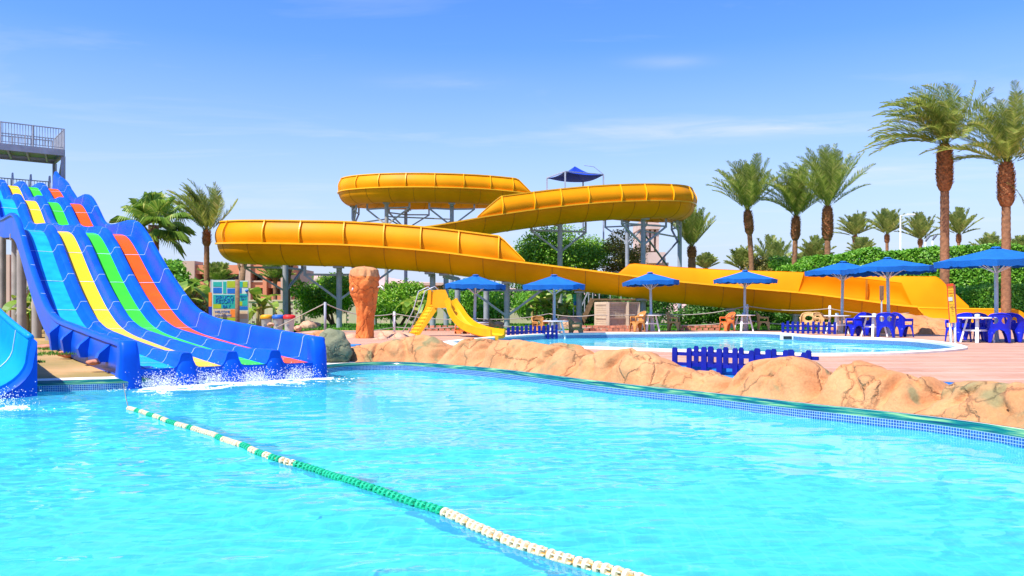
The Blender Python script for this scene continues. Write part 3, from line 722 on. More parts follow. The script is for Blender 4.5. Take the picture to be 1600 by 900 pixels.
railing((sp3(UA, LA, TZ+.17), sp3(UB, LA, TZ+.17)), 1.12, 5, .13)
railing((sp3(UB, LA+.09, TZ+.17), sp3(UB, LB-.09, TZ+.17)), 1.12, 2, .13)
railing((sp3(UA, LB, TZ+.17), sp3(UB, LB, TZ+.17)), 1.12, 5, .15)
railing((sp3(0, 36.2, TZ+.17), sp3(UB-.4, 36.2, TZ+.17)), .62, 4, .2)
for u, l in ((UB-.02, LA+.15), (UB-.02, LB-.15), (UA+.2, LB-.15), (-1.6, LB-.15)): MB().bar(sp3(u, l, .3), sp3(u, l, TZ-.17), .17).build('tower_post', M['steel'], tw)
MB().bar(sp3(UB-.02, LA+.3, TZ-.3), sp3(UB-.02, LB-.3, TZ-2.3), .11).build('brace', M['steel'], tw)
MB().bar(sp3(UB-.02, LA+.25, TZ-2.3), sp3(UB-.02, LB-.3, TZ-2.35), .11).build('brace', M['steel'], tw)
mb = MB(); mb.hexa([sp3(-3, 34.7, 7.45), sp3(4.1, 34.7, 7.45), sp3(4.1, 38, 7.45), sp3(-3, 38, 7.45), sp3(-3, 34.7, 7.68), sp3(4.1, 34.7, 7.68), sp3(4.1, 38, 7.68), sp3(-3, 38, 7.68)]); mb.build('start_deck', M['steel'], tw)
railing((sp3(.3, 37.9, 7.68), sp3(3.9, 37.9, 7.68)), 1.1, 4, .14)
for u in (.14, 1.85, 2.7, 3.6):
    mb = MB(); mb.hexa([sp3(u-.03, 34.75, 7.69), sp3(u+.03, 34.75, 7.69), sp3(u+.03, 36, 7.69), sp3(u-.03, 36, 7.69), sp3(u-.03, 35.2, 8.75), sp3(u+.03, 35.2, 8.75), sp3(u+.03, 35.5, 8.75), sp3(u-.03, 35.5, 8.75)]); mb.build('lane_gate', M['steel'], tw)
mb = MB()
for i in range(11): q = sp3(-.7-.28*0, 37.2-.0, 0); z = 7.75+i*.21; mb.hexa([sp3(-2.6, 35.4+i*.2, z), sp3(-.5, 35.4+i*.2, z), sp3(-.5, 35.7+i*.2, z), sp3(-2.6, 35.7+i*.2, z), sp3(-2.6, 35.4+i*.2, z+.05), sp3(-.5, 35.4+i*.2, z+.05), sp3(-.5, 35.7+i*.2, z+.05), sp3(-2.6, 35.7+i*.2, z+.05)])
mb.build('stair', M['steel_warm'], tw)
MB().bar(sp3(-.45, 35.2, 7.65), sp3(-.45, 37.7, 10.05), .08, .3).build('stair_stringer', M['steel_warm'], tw)

# cyan open flume ending in the pool on the far left
cs = T('cyan_flume', 'bright cyan open flume slide ending in the pool at far left', 'water slide', (-8.3, 13.0, 0))
ax0 = V((-8.48, 12.95, 0)); cd = V((-.652, .758, 0)); cr_ = V((.758, .652, 0))
def cprof(l, s):
    rim = .95+.125*l+.01*l*l; bot = .10+.13*l+.02*l*l; out = []
    for k in range(19):
        a = PI*k/18; uu = -math.cos(a)*(.80+.04*s); zz_ = bot+.55-(.55+.05*s)*math.sin(a) if True else 0
        out.append((uu, zz_))
    h = rim
    L_ = [(-.84-.05*s, h)]+out+[(.84+.05*s, h)]
    return L_
Ls = np.arange(0, 6.6, .25); mb = MB()
inn = [[ax0+cd*l+cr_*u+V((0, 0, z)) for u, z in cprof(l, 0)] for l in Ls]
out = [[ax0+cd*l+cr_*u+V((0, 0, z)) for u, z in cprof(l, 1.2)] for l in Ls]
mb.grid(inn); mb.grid([r[::-1] for r in out]); mb.grid([inn[0], out[0]]); mb.build('flume', M['cyan_gel'], cs, smooth=True, angle=45)
for side in (0, -1):
    mb = MB(); mb.tube([V(lerp(a[side].x, b[side].x, .5)*1.0 if False else (a[side]+b[side])/2)+V((0, 0, .01)) for a, b in zip(inn, out)], .055, 8); mb.build('rim', M['blue_gel'] if False else M['cyan_gel'], cs, smooth=True)
mb = MB(); rows = []
for l, ex, zb in ((0, .0, 0), (-.10, .02, -.02), (-.16, .05, -.06)): rows.append([ax0+cd*l+cr_*(u*(1+ex))+V((0, 0, z+zb)) for u, z in cprof(0, 1.0)])
rows.append([V((p.x, p.y, -.3)) for p in rows[-1]]); mb.grid(rows); mb.build('end_skirt', M['blue_gel'], cs, smooth=True, angle=40)
for l in (1.0, 2.9, 4.8):
    mb = MB(); mb.grid([[ax0+cd*ll+cr_*u*.992+V((0, 0, z+.008)) for u, z in cprof(ll, 0)] for ll in (l-.02, l+.02)]); mb.build('joint_line', M['seam'], cs)

# ------------------------------------------------------------------ yellow spiral slide
YC = [(7.5, 79.0, 12.15), (2, 78.0, 12.1), (-4, 77.5, 11.95), (-9.5, 76.2, 11.7), (-13.0, 72.8, 11.4), (-13.0, 68.6, 11.15), (-10, 66.2, 11.02), (-5.5, 65.7, 10.95), (-1, 66.7, 10.85), (3.5, 67.8, 10.4), (8.2, 67.0, 9.75), (11.3, 64.2, 9.25), (12.0, 60.5, 8.95), (10.6, 56.6, 8.72), (6.5, 54.2, 8.36), (2, 52.7, 7.78), (-1.7, 51.3, 7.1), (-5.2, 50.4, 6.35), (-9.4, 50.6, 5.8), (-13.0, 49.6, 5.42), (-15.15, 46.9, 5.15), (-13.9, 44.4, 4.92), (-10.6, 43.5, 4.79), (-7.9, 43.35, 4.70), (-4, 43.15, 4.40), (0, 42.8, 3.88), (5.4, 42.5, 3.2), (8.4, 42.2, 2.82), (11.5, 42, 2.51), (14.5, 41.6, 2.24), (17.3, 41.0, 1.86), (19.4, 40.4, 1.58), (21.6, 39.9, 1.5), (24.4, 39.5, 1.45)]
yp, yt = catmull(YC, .25)
nY = len(yp); yT = np.zeros((nY, 3)); yT[1:-1] = yp[2:]-yp[:-2]; yT[0] = yT[1]; yT[-1] = yT[-2]; yT /= np.linalg.norm(yT, axis=1)[:, None]
yLft = np.stack([-yT[:, 1], yT[:, 0], 0*yT[:, 0]], 1); yLft /= np.linalg.norm(yLft, axis=1)[:, None]
ylen = np.concatenate([[0], np.cumsum(np.linalg.norm(np.diff(yp, axis=0), axis=1))])
def yi(t): return int(np.argmin(abs(yt-t)))
RW, RD = 1.12, 1.02
ys = T('spiral_slide', 'long yellow open flume slide winding down in three loops', 'water slide', (0, 55, .44))
def ypt(i, u, z): return V(yp[i])+V(yLft[i])*u+V((0, 0, z))
def troughang(i):
    if yt[i] <= 31.05: return 0, PI
    k = min(1, (yt[i]-31.05)/.35); return 0, lerp(PI, PI*.50, k)   # near (right) side drops away at the run-out
def trough_row(i, k=1.0, dn=0.0):
    a0, a1 = troughang(i); r = []
    for j in range(21): a = lerp(a0, a1, j/20); r.append(ypt(i, math.cos(a)*RW*k, -math.sin(a)*RD*k-dn))
    return r
seg = [0]+[yi(t) for t in (6, 11, 16, 20.5, 26)]+[nY-1]
for a, b in zip(seg[:-1], seg[1:]):
    mb = MB(); ii = list(range(a, b+1)); inn_ = [trough_row(i) for i in ii]; ou = [trough_row(i, 1.045) for i in ii]
    mb.grid(inn_); mb.grid([r[::-1] for r in ou]); mb.build('trough', M['yellow_gel'], ys, smooth=True)
# flange lips on both sides
for side in (1, -1):
    e = nY-1 if side > 0 else yi(31.05)
    mb = MB(); rows = []
    for i in range(0, e+1):
        u0, u1 = side*(RW-.015), side*(RW+.17); rows.append([ypt(i, u0, -.03), ypt(i, u0, .035), ypt(i, u1, .035), ypt(i, u1, -.045), ypt(i, u1-side*.02, -.045)])
    mb.grid(rows, True); mb.cap_rows(rows[0]); mb.cap_rows(rows[-1]); mb.build('flange', M['yellow_edge'], ys)
# near lip of the run-out
mb = MB(); rows = []
for i in range(yi(31.0), nY):
    r = trough_row(i); p = r[-1]; rows.append([p+V((0, 0, .03)), p+V((0, 0, -.05)), p+V(yLft[i])*(-.09)+V((0, 0, -.05)), p+V(yLft[i])*(-.09)+V((0, 0, .03))])
mb.grid(rows, True); mb.cap_rows(rows[-1]); mb.build('flange', M['yellow_edge'], ys)
# raised outer walls, ribs
def ynear_x(px_): return min((i for i in range(nY) if yt[i] > 26), key=lambda i: abs(800+F*yp[i][0]/yp[i][1]-px_))
def ywall(side, t0, t1, hf, tap0=.7, tap1=.9, lean=.20, ribs=True, rib_off=0, bulk=.10):
    a, b = yi(t0), yi(t1); la, lb = ylen[a], ylen[b]
    def hh(i): return max(.02, hf(yt[i])*min(1, .05+(ylen[i]-la)/tap0, .05+(lb-ylen[i])/tap1))
    def prof(i, k=0.0):
        H = hh(i); r = []
        for j in range(11):
            v = j/10; bul = bulk*math.sin(min(1, v*1.15)*PI)-lean*v*v; r.append((side*(RW+.045+bul*min(1, H)+k), .035+H*v))
        return r
    mb = MB(); ii = range(a, b+1)
    inn_ = [[ypt(i, u, z) for u, z in prof(i)] for i in ii]; ou = [[ypt(i, u, z) for u, z in prof(i, side*.035)] for i in ii]
    mb.grid(inn_); mb.grid([r[::-1] for r in ou]); mb.grid([[r[-1] for r in inn_], [r[-1] for r in ou]])
    mb.grid([inn_[0], ou[0]]); mb.grid([inn_[-1], ou[-1]])
    mb.build('outer_wall', M['yellow_gel'], ys, smooth=True, angle=50)
    # top rim
    mb = MB(); rows = []
    for i in ii:
        u, z = prof(i)[-1]; rows.append([ypt(i, u-side*.015, z+.02), ypt(i, u+side*.085, z+.02), ypt(i, u+side*.085, z-.05), ypt(i, u+side*.04, z-.05)])
    mb.grid(rows, True); mb.build('wall_rim', M['yellow_edge'], ys)
    if ribs:
        s = la+1.0+rib_off
        while s < lb-.5:
            i = int(np.argmin(abs(ylen-s))); mb = MB(); P = prof(i); rows = []
            tv = V(yT[i])*.03
            rows = [[ypt(i, u+side*.03, z)-tv, ypt(i, u+side*.13, z)-tv, ypt(i, u+side*.13, z)+tv, ypt(i, u+side*.03, z)+tv] for u, z in P]
            mb.grid(rows, True); mb.build('wall_rib', M['yellow_edge'], ys); s += 2.0
ywall(-1, 1.0, 8.5, lambda t: 1.08, 1.2, 1.2)
ywall(1, 9.2, 16.25, lambda t: 1.08, 1.2, 1.6)
ywall(-1, 18.7, 25.15, lambda t: 1.17, 1.5, 1.3)
ywall(1, 26.0, 32.3, lambda t: interp(t, [26, 27, 28, 29, 30, 31, 32, 32.3], [.72, .82, .95, 1.1, 1.3, 1.5, 1.55, 1.5]), .75, 1.5, lean=-.30, ribs=False, bulk=.03)
ywall(1, 29.0, 31.15, lambda t: 1.12, .15, .55, lean=.12, ribs=False, bulk=.05)
for xr in (1363,):
    i = ynear_x(xr); mb = MB(); tv = V(yT[i])*.05; mb.grid([[ypt(i, RW-.02-.06*math.sin(v*PI)-.12*v*v, .04+1.1*v)+tv*q for q in (-1, 1)] for v in np.linspace(0, 1, 9)]); mb.build('wall_rib', M['yellow_seam'], ys)
# joint rings under the trough
k = 0; s = .6
while s < ylen[-1]-1:
    i = int(np.argmin(abs(ylen-s))); tv = V(yT[i])*.013; mb = MB(); rows = []
    for j in range(21):
        a = PI*j/20; c_, s_ = math.cos(a), math.sin(a)
        if yt[i] > 31: break
        rows.append([ypt(i, c_*RW*1.04, -s_*RD*1.04)-tv, ypt(i, c_*RW*1.062, -s_*RD*1.062)-tv, ypt(i, c_*RW*1.062, -s_*RD*1.062)+tv, ypt(i, c_*RW*1.04, -s_*RD*1.04)+tv])
    if rows: mb.grid(rows, True); mb.build('joint_ring', M['yellow_seam'], ys)
    s += 1.7
# closing curl of the run-out
mb = MB(); rows = []
for k in range(7):
    a = PI/2*k/6; i = nY-1; r = trough_row(i); f = V(yT[i])
    rows.append([p+f*(math.sin(a)*.55)+V((0, 0, -(1-math.cos(a))*.55)) for p in r])
mb.grid(rows); mb.build('run_out_end', M['yellow_gel'], ys, smooth=True)
# steel columns with arms and struts
def ynear(x, Y, tmin=0, tmax=99):
    best = None
    for i in range(nY):
        if tmin <= yt[i] <= tmax:
            d = (yp[i][0]-x)**2+(yp[i][1]-Y)**2
            if best is None or d < best[0]: best = (d, i)
    return best[1]
def ycol(px_, Y, tmin, tmax, arm=1.9, r=.16, arms=True, mat='steel'):
    X = (px_-800)/F*Y; i = ynear(X, Y, tmin, tmax); zt = yp[i][2]-RD-.10
    p = V((X, Y, .2)); MB().tube([p, V((X, Y, zt))], r, 14).build('support_column', M[mat], ys, smooth=True, angle=50)
    q = V((yp[i][0], yp[i][1], zt))
    if (q-V((X, Y, zt))).length > .35: MB().bar(V((X, Y, zt-.05)), q+V((0, 0, -.05)), .16, .2).build('support_arm', M[mat], ys)
    MB().box(q+V((0, 0, .02)), (.5, .5, .1)).build('saddle', M[mat], ys)
    if arms:
        for sgn in (1, -1):
            j = int(np.argmin(abs(ylen-(ylen[i]+sgn*arm)))); e = V((yp[j][0], yp[j][1], yp[j][2]-RD-.06))
            MB().bar(V((X, Y, zt-.35)), V((e.x, e.y, zt-.35)), .11).build('support_arm', M[mat], ys)
            MB().bar(V((X, Y, zt-1.7)), V((e.x, e.y, zt-.38)), .11).build('strut', M[mat], ys)
            MB().bar(V((e.x, e.y, zt-.42)), e, .13).build('hanger', M[mat], ys)
for px_, Y, a, b, arms in ((446, 47.5, 18, 25, 1), (530, 44.0, 21, 25, 1), (585, 50.5, 17, 20, 1), (676, 43.6, 23, 26, 0), (697, 51, 15, 18, 0), (715, 47, 23, 26, 0), (760, 46, 24, 26, 0), (792, 43.2, 24, 26, 1), (875, 52.9, 14, 17, 1), (1005, 55.4, 12.5, 15, 1), (1062, 60.5, 11, 13, 1), (905, 43.2, 25, 27, 0), (1005, 42.6, 25.5, 28, 0), (1143, 42.0, 27, 29, 0), (1243, 41.6, 28.5, 30.5, 0), (552, 70.0, 4, 6, 1), (604, 66.3, 6, 8, 1), (634, 76.8, 2, 4, 1), (706, 66.4, 7, 9, 1), (980, 66.5, 9.5, 12, 1)):
    ycol(px_, Y, a, b, arms=bool(arms), r=.16 if Y > 45 else .15, mat='steel' if px_ not in (604, 875) else 'steel_warm')
# bracing between the upper columns
for (a, Ya), (b, Yb), z0_, z1_ in (((1005, 55.4), (1062, 60.5), 3.4, 6.6), ((552, 70), (604, 66.5), 5.6, 8.6), ((604, 66.5), (706, 68.5), 6.0, 8.8), ((552, 70), (634, 76.5), 5.8, 8.2)):
    A, B = atz(a, Ya, 0), atz(b, Yb, 0)
    MB().bar(A+V((0, 0, z0_)), B+V((0, 0, z1_)), .09).build('brace', M['steel_dark'], ys); MB().bar(A+V((0, 0, z1_)), B+V((0, 0, z0_)), .09).build('brace', M['steel_dark'], ys)
    for z in (z0_, z1_): MB().bar(A+V((0, 0, z+.1)), B+V((0, 0, z+.1)), .10).build('brace', M['steel'], ys)

# start tower of the spiral slide, with its canvas shade
st = T('start_tower', 'steel start tower with navy canvas shade roof behind the yellow slide', 'tower', (7.4, 79.5, .44))
X0, X1, Y0, Y1 = 3.2, 8.4, 77.6, 82.0
zc = 12.0
C4 = [V((at(854, 279, 80).x, 79.0, 13.95)), V((at(883, 265, 76.5).x, 76.5, 14.15)), V((at(943, 268, 79.5).x, 79.5, 14.35)), V((at(911, 281, 83).x, 83, 14.2))]
ap = (C4[0]+C4[1]+C4[2]+C4[3])/4+V((0, 0, 1.0))
mb = MB(); N_ = 8
for k in range(4):
    a, b = C4[k], C4[(k+1) % 4]
    for i in range(N_):
        for j in range(N_):
            def P(i_, j_):
                s_, t_ = i_/N_, j_/N_; e = a.lerp(b, s_); q = e.lerp(ap, t_); return q+V((0, 0, -.35*math.sin(s_*PI)*(1-t_)*.4-.25*math.sin(t_*PI)))
            mb.quad(P(i, j), P(i+1, j), P(i+1, j+1), P(i, j+1))
mb.build('canopy', M['shade_blue'], st, solid=.02)
for k in range(4):
    MB().bar(C4[k]+V((0, 0, .03)), C4[(k+1) % 4]+V((0, 0, .03)), .09).build('canopy_frame', M['galv'], st)
    MB().bar(V((C4[k].x, C4[k].y, .4)), C4[k]+V((0, 0, .02)), .14).build('canopy_post', M['galv'], st)
mb = MB(); mb.tube([C4[2]+V((0, 0, .05)), C4[2].lerp(ap, .45)+V((.3, 0, .42)), ap+V((.9, 0, .1))], .035, 6); mb.build('top_rail', M['galv'], st)
mb = MB(); mb.hexa([V((q.x, q.y, z)) for z in (11.2, 11.4) for q in (C4[1]+V((-.6, 0, 0)), C4[2], C4[3], C4[0]+V((-.4, 0, 0)))]); mb.build('platform', M['steel'], st)
for k in (0, 1, 2):
    a, b = V((C4[k].x, C4[k].y, 11.4)), V((C4[(k+1) % 4].x, C4[(k+1) % 4].y, 11.4)); mb = MB(); mb.bar(a+V((0, 0, 1.05)), b+V((0, 0, 1.05)), .06)
    for i in range(1, 14): p = a.lerp(b, i/14); mb.bar(p, p+V((0, 0, 1.05)), .035)
    mb.build('railing', M['galv'], st)
# ------------------------------------------------------------------ umbrellas and tables
def make_umbrella(loc, h=2.83, half=1.5, seed=0, rz=.0):
    rr = random.Random(seed)
    u = T('parasol', '', 'parasol', loc, 'blue canvas parasols around the wading pool')
    MB().tube([(0, 0, 0), (0, 0, h-.12)], .058, 12).build('pole', M['pole'], u, True, False, angle=50)
    # eight-sided canvas, square plan with slightly cut corners
    n_ = 32; top = h; rim = h-.39
    def rad(a):
        q = max(abs(math.cos(a)), abs(math.sin(a))); return half*min(1/q, 1.17)
    mb = MB(); rings = []
    for k in range(9):
        t = k/8; row = []
        for j in range(n_):
            a = 2*PI*j/n_+rz; r = rad(2*PI*j/n_)*t; z = lerp(top, rim, t**.92)-.045*math.sin(t*PI)*abs(math.sin(4*(a-rz)))-.03*t*abs(math.sin(4*(a-rz)))+.01*rr.uniform(-1, 1)*t
            row.append(V((math.cos(a)*max(r, .02), math.sin(a)*max(r, .02), z)))
        rings.append(row)
    mb.grid(rings, True); mb.build('canopy', M['umb'], u, True, False, solid=.012, angle=60)
    mb = MB(); a_ = rings[-1]; nn_ = 128; r0 = []; r1 = []
    for j in range(nn_):
        f = j/nn_*n_; p = a_[int(f) % n_].lerp(a_[(int(f)+1) % n_], f-int(f)); r0.append(p+V((0, 0, .01)))
        sc_ = abs(math.sin(j/nn_*PI*24))**.5
        r1.append(V((p.x*.985, p.y*.985, p.z-.15-.03*sc_+.03*noise.noise(p*4+V((seed, 0, 0))))))
    mb.grid([r0, r1], True); mb.build('valance', M['umb'], u, False, False, solid=.008)
    mb = MB()
    for k in range(8):
        a = 2*PI*k/8+rz; r = rad(2*PI*k/8); mb.bar((.06*math.cos(a), .06*math.sin(a), top-.10), (r*.97*math.cos(a), r*.97*math.sin(a), rim-.035), .025)
        mb.bar((.06*math.cos(a), .06*math.sin(a), top-.75), (r*.5*math.cos(a), r*.5*math.sin(a), top-.34), .022)
    mb.build('canopy_frame', M['white_paint'], u, False, False)
    MB().lathe([(.001, .012), (.10, .004), (.16, -.04), (.001, -.04)], (0, 0, top+.02), 12).build('finial', M['umb'], u, True, False)
    return u
def make_table(loc, r=.52, h=.75):
    t = T('table', '', 'table', loc, 'round white tables under the parasols')
    MB().lathe([(.07, h-.045), (r-.03, h-.045), (r, h-.03), (r, h-.008), (r-.02, h), (.07, h)], n=36).build('table_top', M['white_paint'], t, True, False, angle=40)
    for k in range(4):
        a = PI/4+PI/2*k+.25; c_, s_ = math.cos(a), math.sin(a)
        MB().bar((.26*c_, .26*s_, h-.05), (.44*c_, .44*s_, 0), .085, .05).build('leg', M['white_paint'], t, False, False)
    for k in range(4):
        a = PI/4+PI/2*k+.25; b = a+PI/2; MB().bar((.36*math.cos(a), .36*math.sin(a), .36), (.36*math.cos(b), .36*math.sin(b), .36), .045).build('stretcher', M['white_paint'], t, False, False)
    MB().lathe([(.001, h+.10), (.07, h+.085), (.075, h+.001), (.055, h-.01)], n=16).build('umbrella_collar', M['pole'], t, True, False)
    return t
# centre x, depth, ground height
UM = [(741, 34.0, .17, 430, 'with the kids slide chute running in front of its table'),
      (866, 33.2, .25, 430, 'beside the far blue picket fence on the yellow slide side'),
      (1018, 37.5, DECK, 426, 'right of the beige lattice pump housing'),
      (1163, 38.2, DECK, 423, 'in front of the bright yellow slide wall with two wicker chairs'),
      (1315, 34.0, DECK, 409, 'partly behind a nearer parasol, over the driftwood bench'),
      (1389, 31.0, DECK, 403, 'over the white table with the blue chairs by the tan rocks'),
      (1557, 25.2, DECK, 387, 'largest and nearest, at the deck corner beyond the height board')]
tables = []
for k, (x, Y, z, yt_, lb) in enumerate(UM):
    p = atz(x, Y, z); h = EYE+(HZ-yt_)/F*Y-z
    u = make_umbrella(p, h, (1.23, 1.22, 1.15, 1.28, 1.27, 1.42, 1.45)[k], k+1, (.05, -.1, .1, 0, .15, -.05, .08)[k]); u['label'] = 'blue parasol '+lb; u.rotation_euler = (.02*math.sin(k*2.3), .022*math.cos(k*1.7), 0)
for k, (x, Y, z, lb) in enumerate([(744, 33.7, .17, 'round white table behind the kids slide chute'), (868, 32.9, .25, 'round white table beside the far blue picket fence'), (1016, 37.3, DECK, 'round white table by the orange wicker armchair'), (1162, 38.0, DECK, 'round white table between terracotta and olive chairs'), (1308, 33.8, DECK, 'round white table behind the blue picket fence at the pool corner'), (1357, 29.8, DECK, 'round white table between the blue plastic armchairs by the tan rocks'), (1527, 24.6, DECK, 'round white table right of the yellow height board')]):
    if k == 5:
        t = make_table(atz(1366, 30.2, z)); 
    else: t = make_table(atz(x, Y, z))
    t['label'] = lb

# ------------------------------------------------------------------ armchairs (moulded shell: back, arms and arched legs)
def make_chair(name, mat, label, cat='armchair', holes='plastic', group=None):
    c = T(name, label, cat, (0, 0, 0), group)
    W, D, SH, BH, AH = .29, .27, .42, .86, .64
    def pt(th, z, k=0):   # th 0 = back centre, +-pi = front
        fl = 1+.10*max(0, (SH-z)/SH)+.10*max(0, (z-SH)/.4)
        q = (abs(math.cos(th))**3.2+abs(math.sin(th))**3.2)**(-1/3.2)
        return V((math.sin(th)*q*(W*fl+k), math.cos(th)*q*(D*fl+k)*(1.0 if math.cos(th) < 0 else 1.0+.18*max(0, z-SH)), z))
    def top(th):
        a = abs(th)
        if a < .75: return BH-.05*(a/.75)**2
        if a < 1.25: return lerp(BH-.05, AH, (a-.75)/.5)
        if a < 2.25: return AH
        return SH+.0
    def hole(th, z):
        a = abs(th)
        if holes == 'plastic':
            if a < .75 and ((a-.38)/.24)**2+((z-.66)/.10)**2 < 1: return True
            if 1.15 < a < 2.15 and .44 < z < .56: return True
        elif holes == 'wicker':
            if a < .7 and ((a)/.5)**2+((z-.62)/.11)**2 < 1: return True
            if 1.0 < a < 2.15 and .45 < z < .58: return True
        return False
    nth, nz_ = 96, 44
    for nm, zlo, zhi in (('backrest', SH, BH), ('apron', .30, SH)):
        mb = MB()
        for i in range(nth):
            t0, t1 = -PI+2*PI*i/nth, -PI+2*PI*(i+1)/nth; tm = (t0+t1)/2
            for j in range(nz_):
                z0, z1 = lerp(zlo, zhi, j/nz_), lerp(zlo, zhi, (j+1)/nz_); zm = (z0+z1)/2
                if nm == 'backrest' and (zm > top(tm) or hole(tm, zm)): continue
                if nm == 'apron':
                    d = abs((tm+PI/4) % (PI/2)-PI/4) if False else min(abs(abs(tm)-PI*q_) for q_ in (.25, .75))
                    arch = .30+.09*max(0, 1-(min(abs(abs(tm)-PI*q_) for q_ in (0, .5, 1))/.5)**2)
                    if zm < arch: continue
                mb.quad(pt(t0, z0), pt(t1, z0), pt(t1, z1), pt(t0, z1))
        mb.build(nm, mat, c, False, False, solid=.022)
    for sx in (1, -1):
        for q_ in (.25, .75):
            mb = MB(); rows = []
            for k in range(7):
                z = lerp(.32, 0, k/6); hw_ = lerp(.40, .13, (k/6)**.6); th = sx*PI*q_; rows.append([pt(th-hw_, z), pt(th-hw_/3, z), pt(th+hw_/3, z), pt(th+hw_, z)])
            mb.grid(rows); mb.build('leg', mat, c, True, False, solid=.024)
    mb = MB(); r = [pt(-PI+2*PI*i/40, SH-.01, -.012) for i in range(40)]; mb.cap_rows(r); r2 = [p+V((0, 0, -.02)) for p in r]; mb.grid([r, r2], True); mb.build('seat', mat, c, False, False)
    mb = MB(); pts = [pt(lerp(-2.3, 2.3, i/60), top(lerp(-2.3, 2.3, i/60))) for i in range(61)]; mb.tube(pts, .024, 8); mb.build('top_rail', mat, c, True, False)
    return c
GC = 'blue plastic armchairs on the deck'
ch0 = make_chair('armchair', M['chair_blue'], '', holes='plastic', group=GC)
spots = [(1336, 30.6, -1.5, 'blue armchair left of the white table by the tan rocks'),
         (1358, 31.5, .2, 'blue armchair behind the white table, under the parasol pole'),
         (1384, 28.9, 2.7, 'blue armchair turned with its back to the pool, right of the white table'),
         (1411, 29.7, 1.7, 'blue armchair on the outer right of the pair by the tan rocks'),
         (1497, 25.2, -1.2, 'blue armchair directly behind the yellow height board'),
         (1518, 26.3, -.2, 'blue armchair behind the white table near the yellow slide end'),
         (1541, 26.1, .3, 'blue armchair under the parasol pole, mostly hidden by nearer chairs'),
         (1560, 24.3, 2.75, 'blue armchair with its back to the pool, at the deck corner table'),
         (1591, 24.7, 1.9, 'blue armchair at the far end of the deck corner table')]
for k, (x, Y, rz, lb) in enumerate(spots):
    if k == 0: ch0.location = atz(x, Y, DECK); ch0.rotation_euler.z = rz; ch0['label'] = lb
    else: dup(ch0, atz(x, Y, DECK), rz, lb)
wk = make_chair('wicker_chair', M['wicker'], 'orange wicker armchair beside the beige lattice pump housing', 'wicker chair', 'wicker', 'wicker armchairs at the round tables')
wk.location = atz(996, 36.9, DECK); wk.rotation_euler.z = -1.3; wk.scale = (1.05,)*3
def wick(x, Y, rz, lb, mat=None, z=DECK):
    d = dup(wk, atz(x, Y, z), rz, lb, 1.05)
    return d
wick(845, 34.4, .5, 'orange wicker armchair behind the far picket fence', z=.25)
o_ = make_chair('wicker_chair', M['wicker2'], 'olive brown wicker armchair right of the table by the pump housing', 'wicker chair', 'wicker', 'wicker armchairs at the round tables'); o_.location = atz(1053, 37.9, DECK); o_.rotation_euler.z = 1.2
d = dup(o_, atz(1193, 38.4, DECK), 1.3, 'olive wicker armchair right of the table before the yellow slide'); 
d = dup(o_, atz(776, 34.3, .17), 1.4, 'olive wicker armchair under the parasol behind the kids slide')
d = dup(o_, atz(900, 33.8, .25), 1.4, 'brown wicker armchair left of the beige lattice pump housing')
tc_ = make_chair('wicker_chair', M['terracotta'], 'terracotta wicker armchair left of the table before the yellow slide', 'wicker chair', 'wicker', 'wicker armchairs at the round tables'); tc_.location = atz(1136, 37.8, DECK); tc_.rotation_euler.z = -1.25
dup(tc_, atz(722, 33.9, .17), -1.2, 'terracotta wicker armchair close behind the kids slide chute')
dk = make_chair('wicker_chair', M['driftwood'], 'pale honey wicker armchair left behind the blue fence at the pool corner', 'wicker chair', 'wicker', 'wicker armchairs at the round tables'); dk.location = atz(1262, 35.2, DECK); dk.rotation_euler.z = -.5
dup(dk, atz(1284, 34.6, DECK), .35, 'pale honey wicker armchair right behind the blue fence at the pool corner')

# ------------------------------------------------------------------ blue picket fences
def picket_fence(label, a, b, n_, h=.48, wv=.085, gap2=None, seed=0):
    rr = random.Random(seed); a, b = V(a), V(b)
    f = T('picket_fence', label, 'picket fence', a, 'low blue picket fences')
    d = (b-a); ang = math.atan2(d.y, d.x); m = Matrix.Rotation(ang, 3, 'Z')
    rows = [V((0, 0, 0))]
    if gap2: rows.append(m@V((0, gap2, 0)))
    for ri, off in enumerate(rows):
        for z in (.15, .33): MB().bar(a+off+V((0, 0, z)), b+off+V((0, 0, z)), .03, .06).build('rail', M['fence_blue'], f)
        for i in range(n_):
            t = (i+.5*(ri == 1))/(n_-1)
            if t > 1: continue
            p = a.lerp(b, t)+off-(m@V((0, .03, 0))); hh_ = h*rr.choice((1, .98, .9, 1.04)) if ri == 0 else h*1.02
            w_ = wv*rr.uniform(.9, 1.2); x0 = m@V((w_/2, 0, 0)); y0 = m@V((0, .011, 0))
            mb = MB(); prof = [(-1, .03), (1, .03), (1, hh_-.03), (.55, hh_), (-.55, hh_), (-1, hh_-.03)]
            A = [p+x0*q+y0+V((0, 0, z)) for q, z in prof]; B = [p+x0*q-y0+V((0, 0, z)) for q, z in prof]
            mb.grid([A, B], True); mb.cap_rows(A, True); mb.cap_rows(B); mb.build('picket', M['fence_blue'], f)
    return f
nf = picket_fence('near blue picket fence standing behind the green-stained rocks', atz(1056, 14.8, .305), atz(1258, 12.95, .305), 9, .45, .10, .42, 3)
picket_fence('blue picket fence at the far pool edge beside the kids slide end', atz(794, 31.3, .25), atz(869, 32.2, .27), 12, .56, .11, None, 5)
picket_fence('blue picket fence at the pool corner by the skimmer', gp(1224, 521.5), gp(1305, 523.5), 11, .50, .10, None, 7)

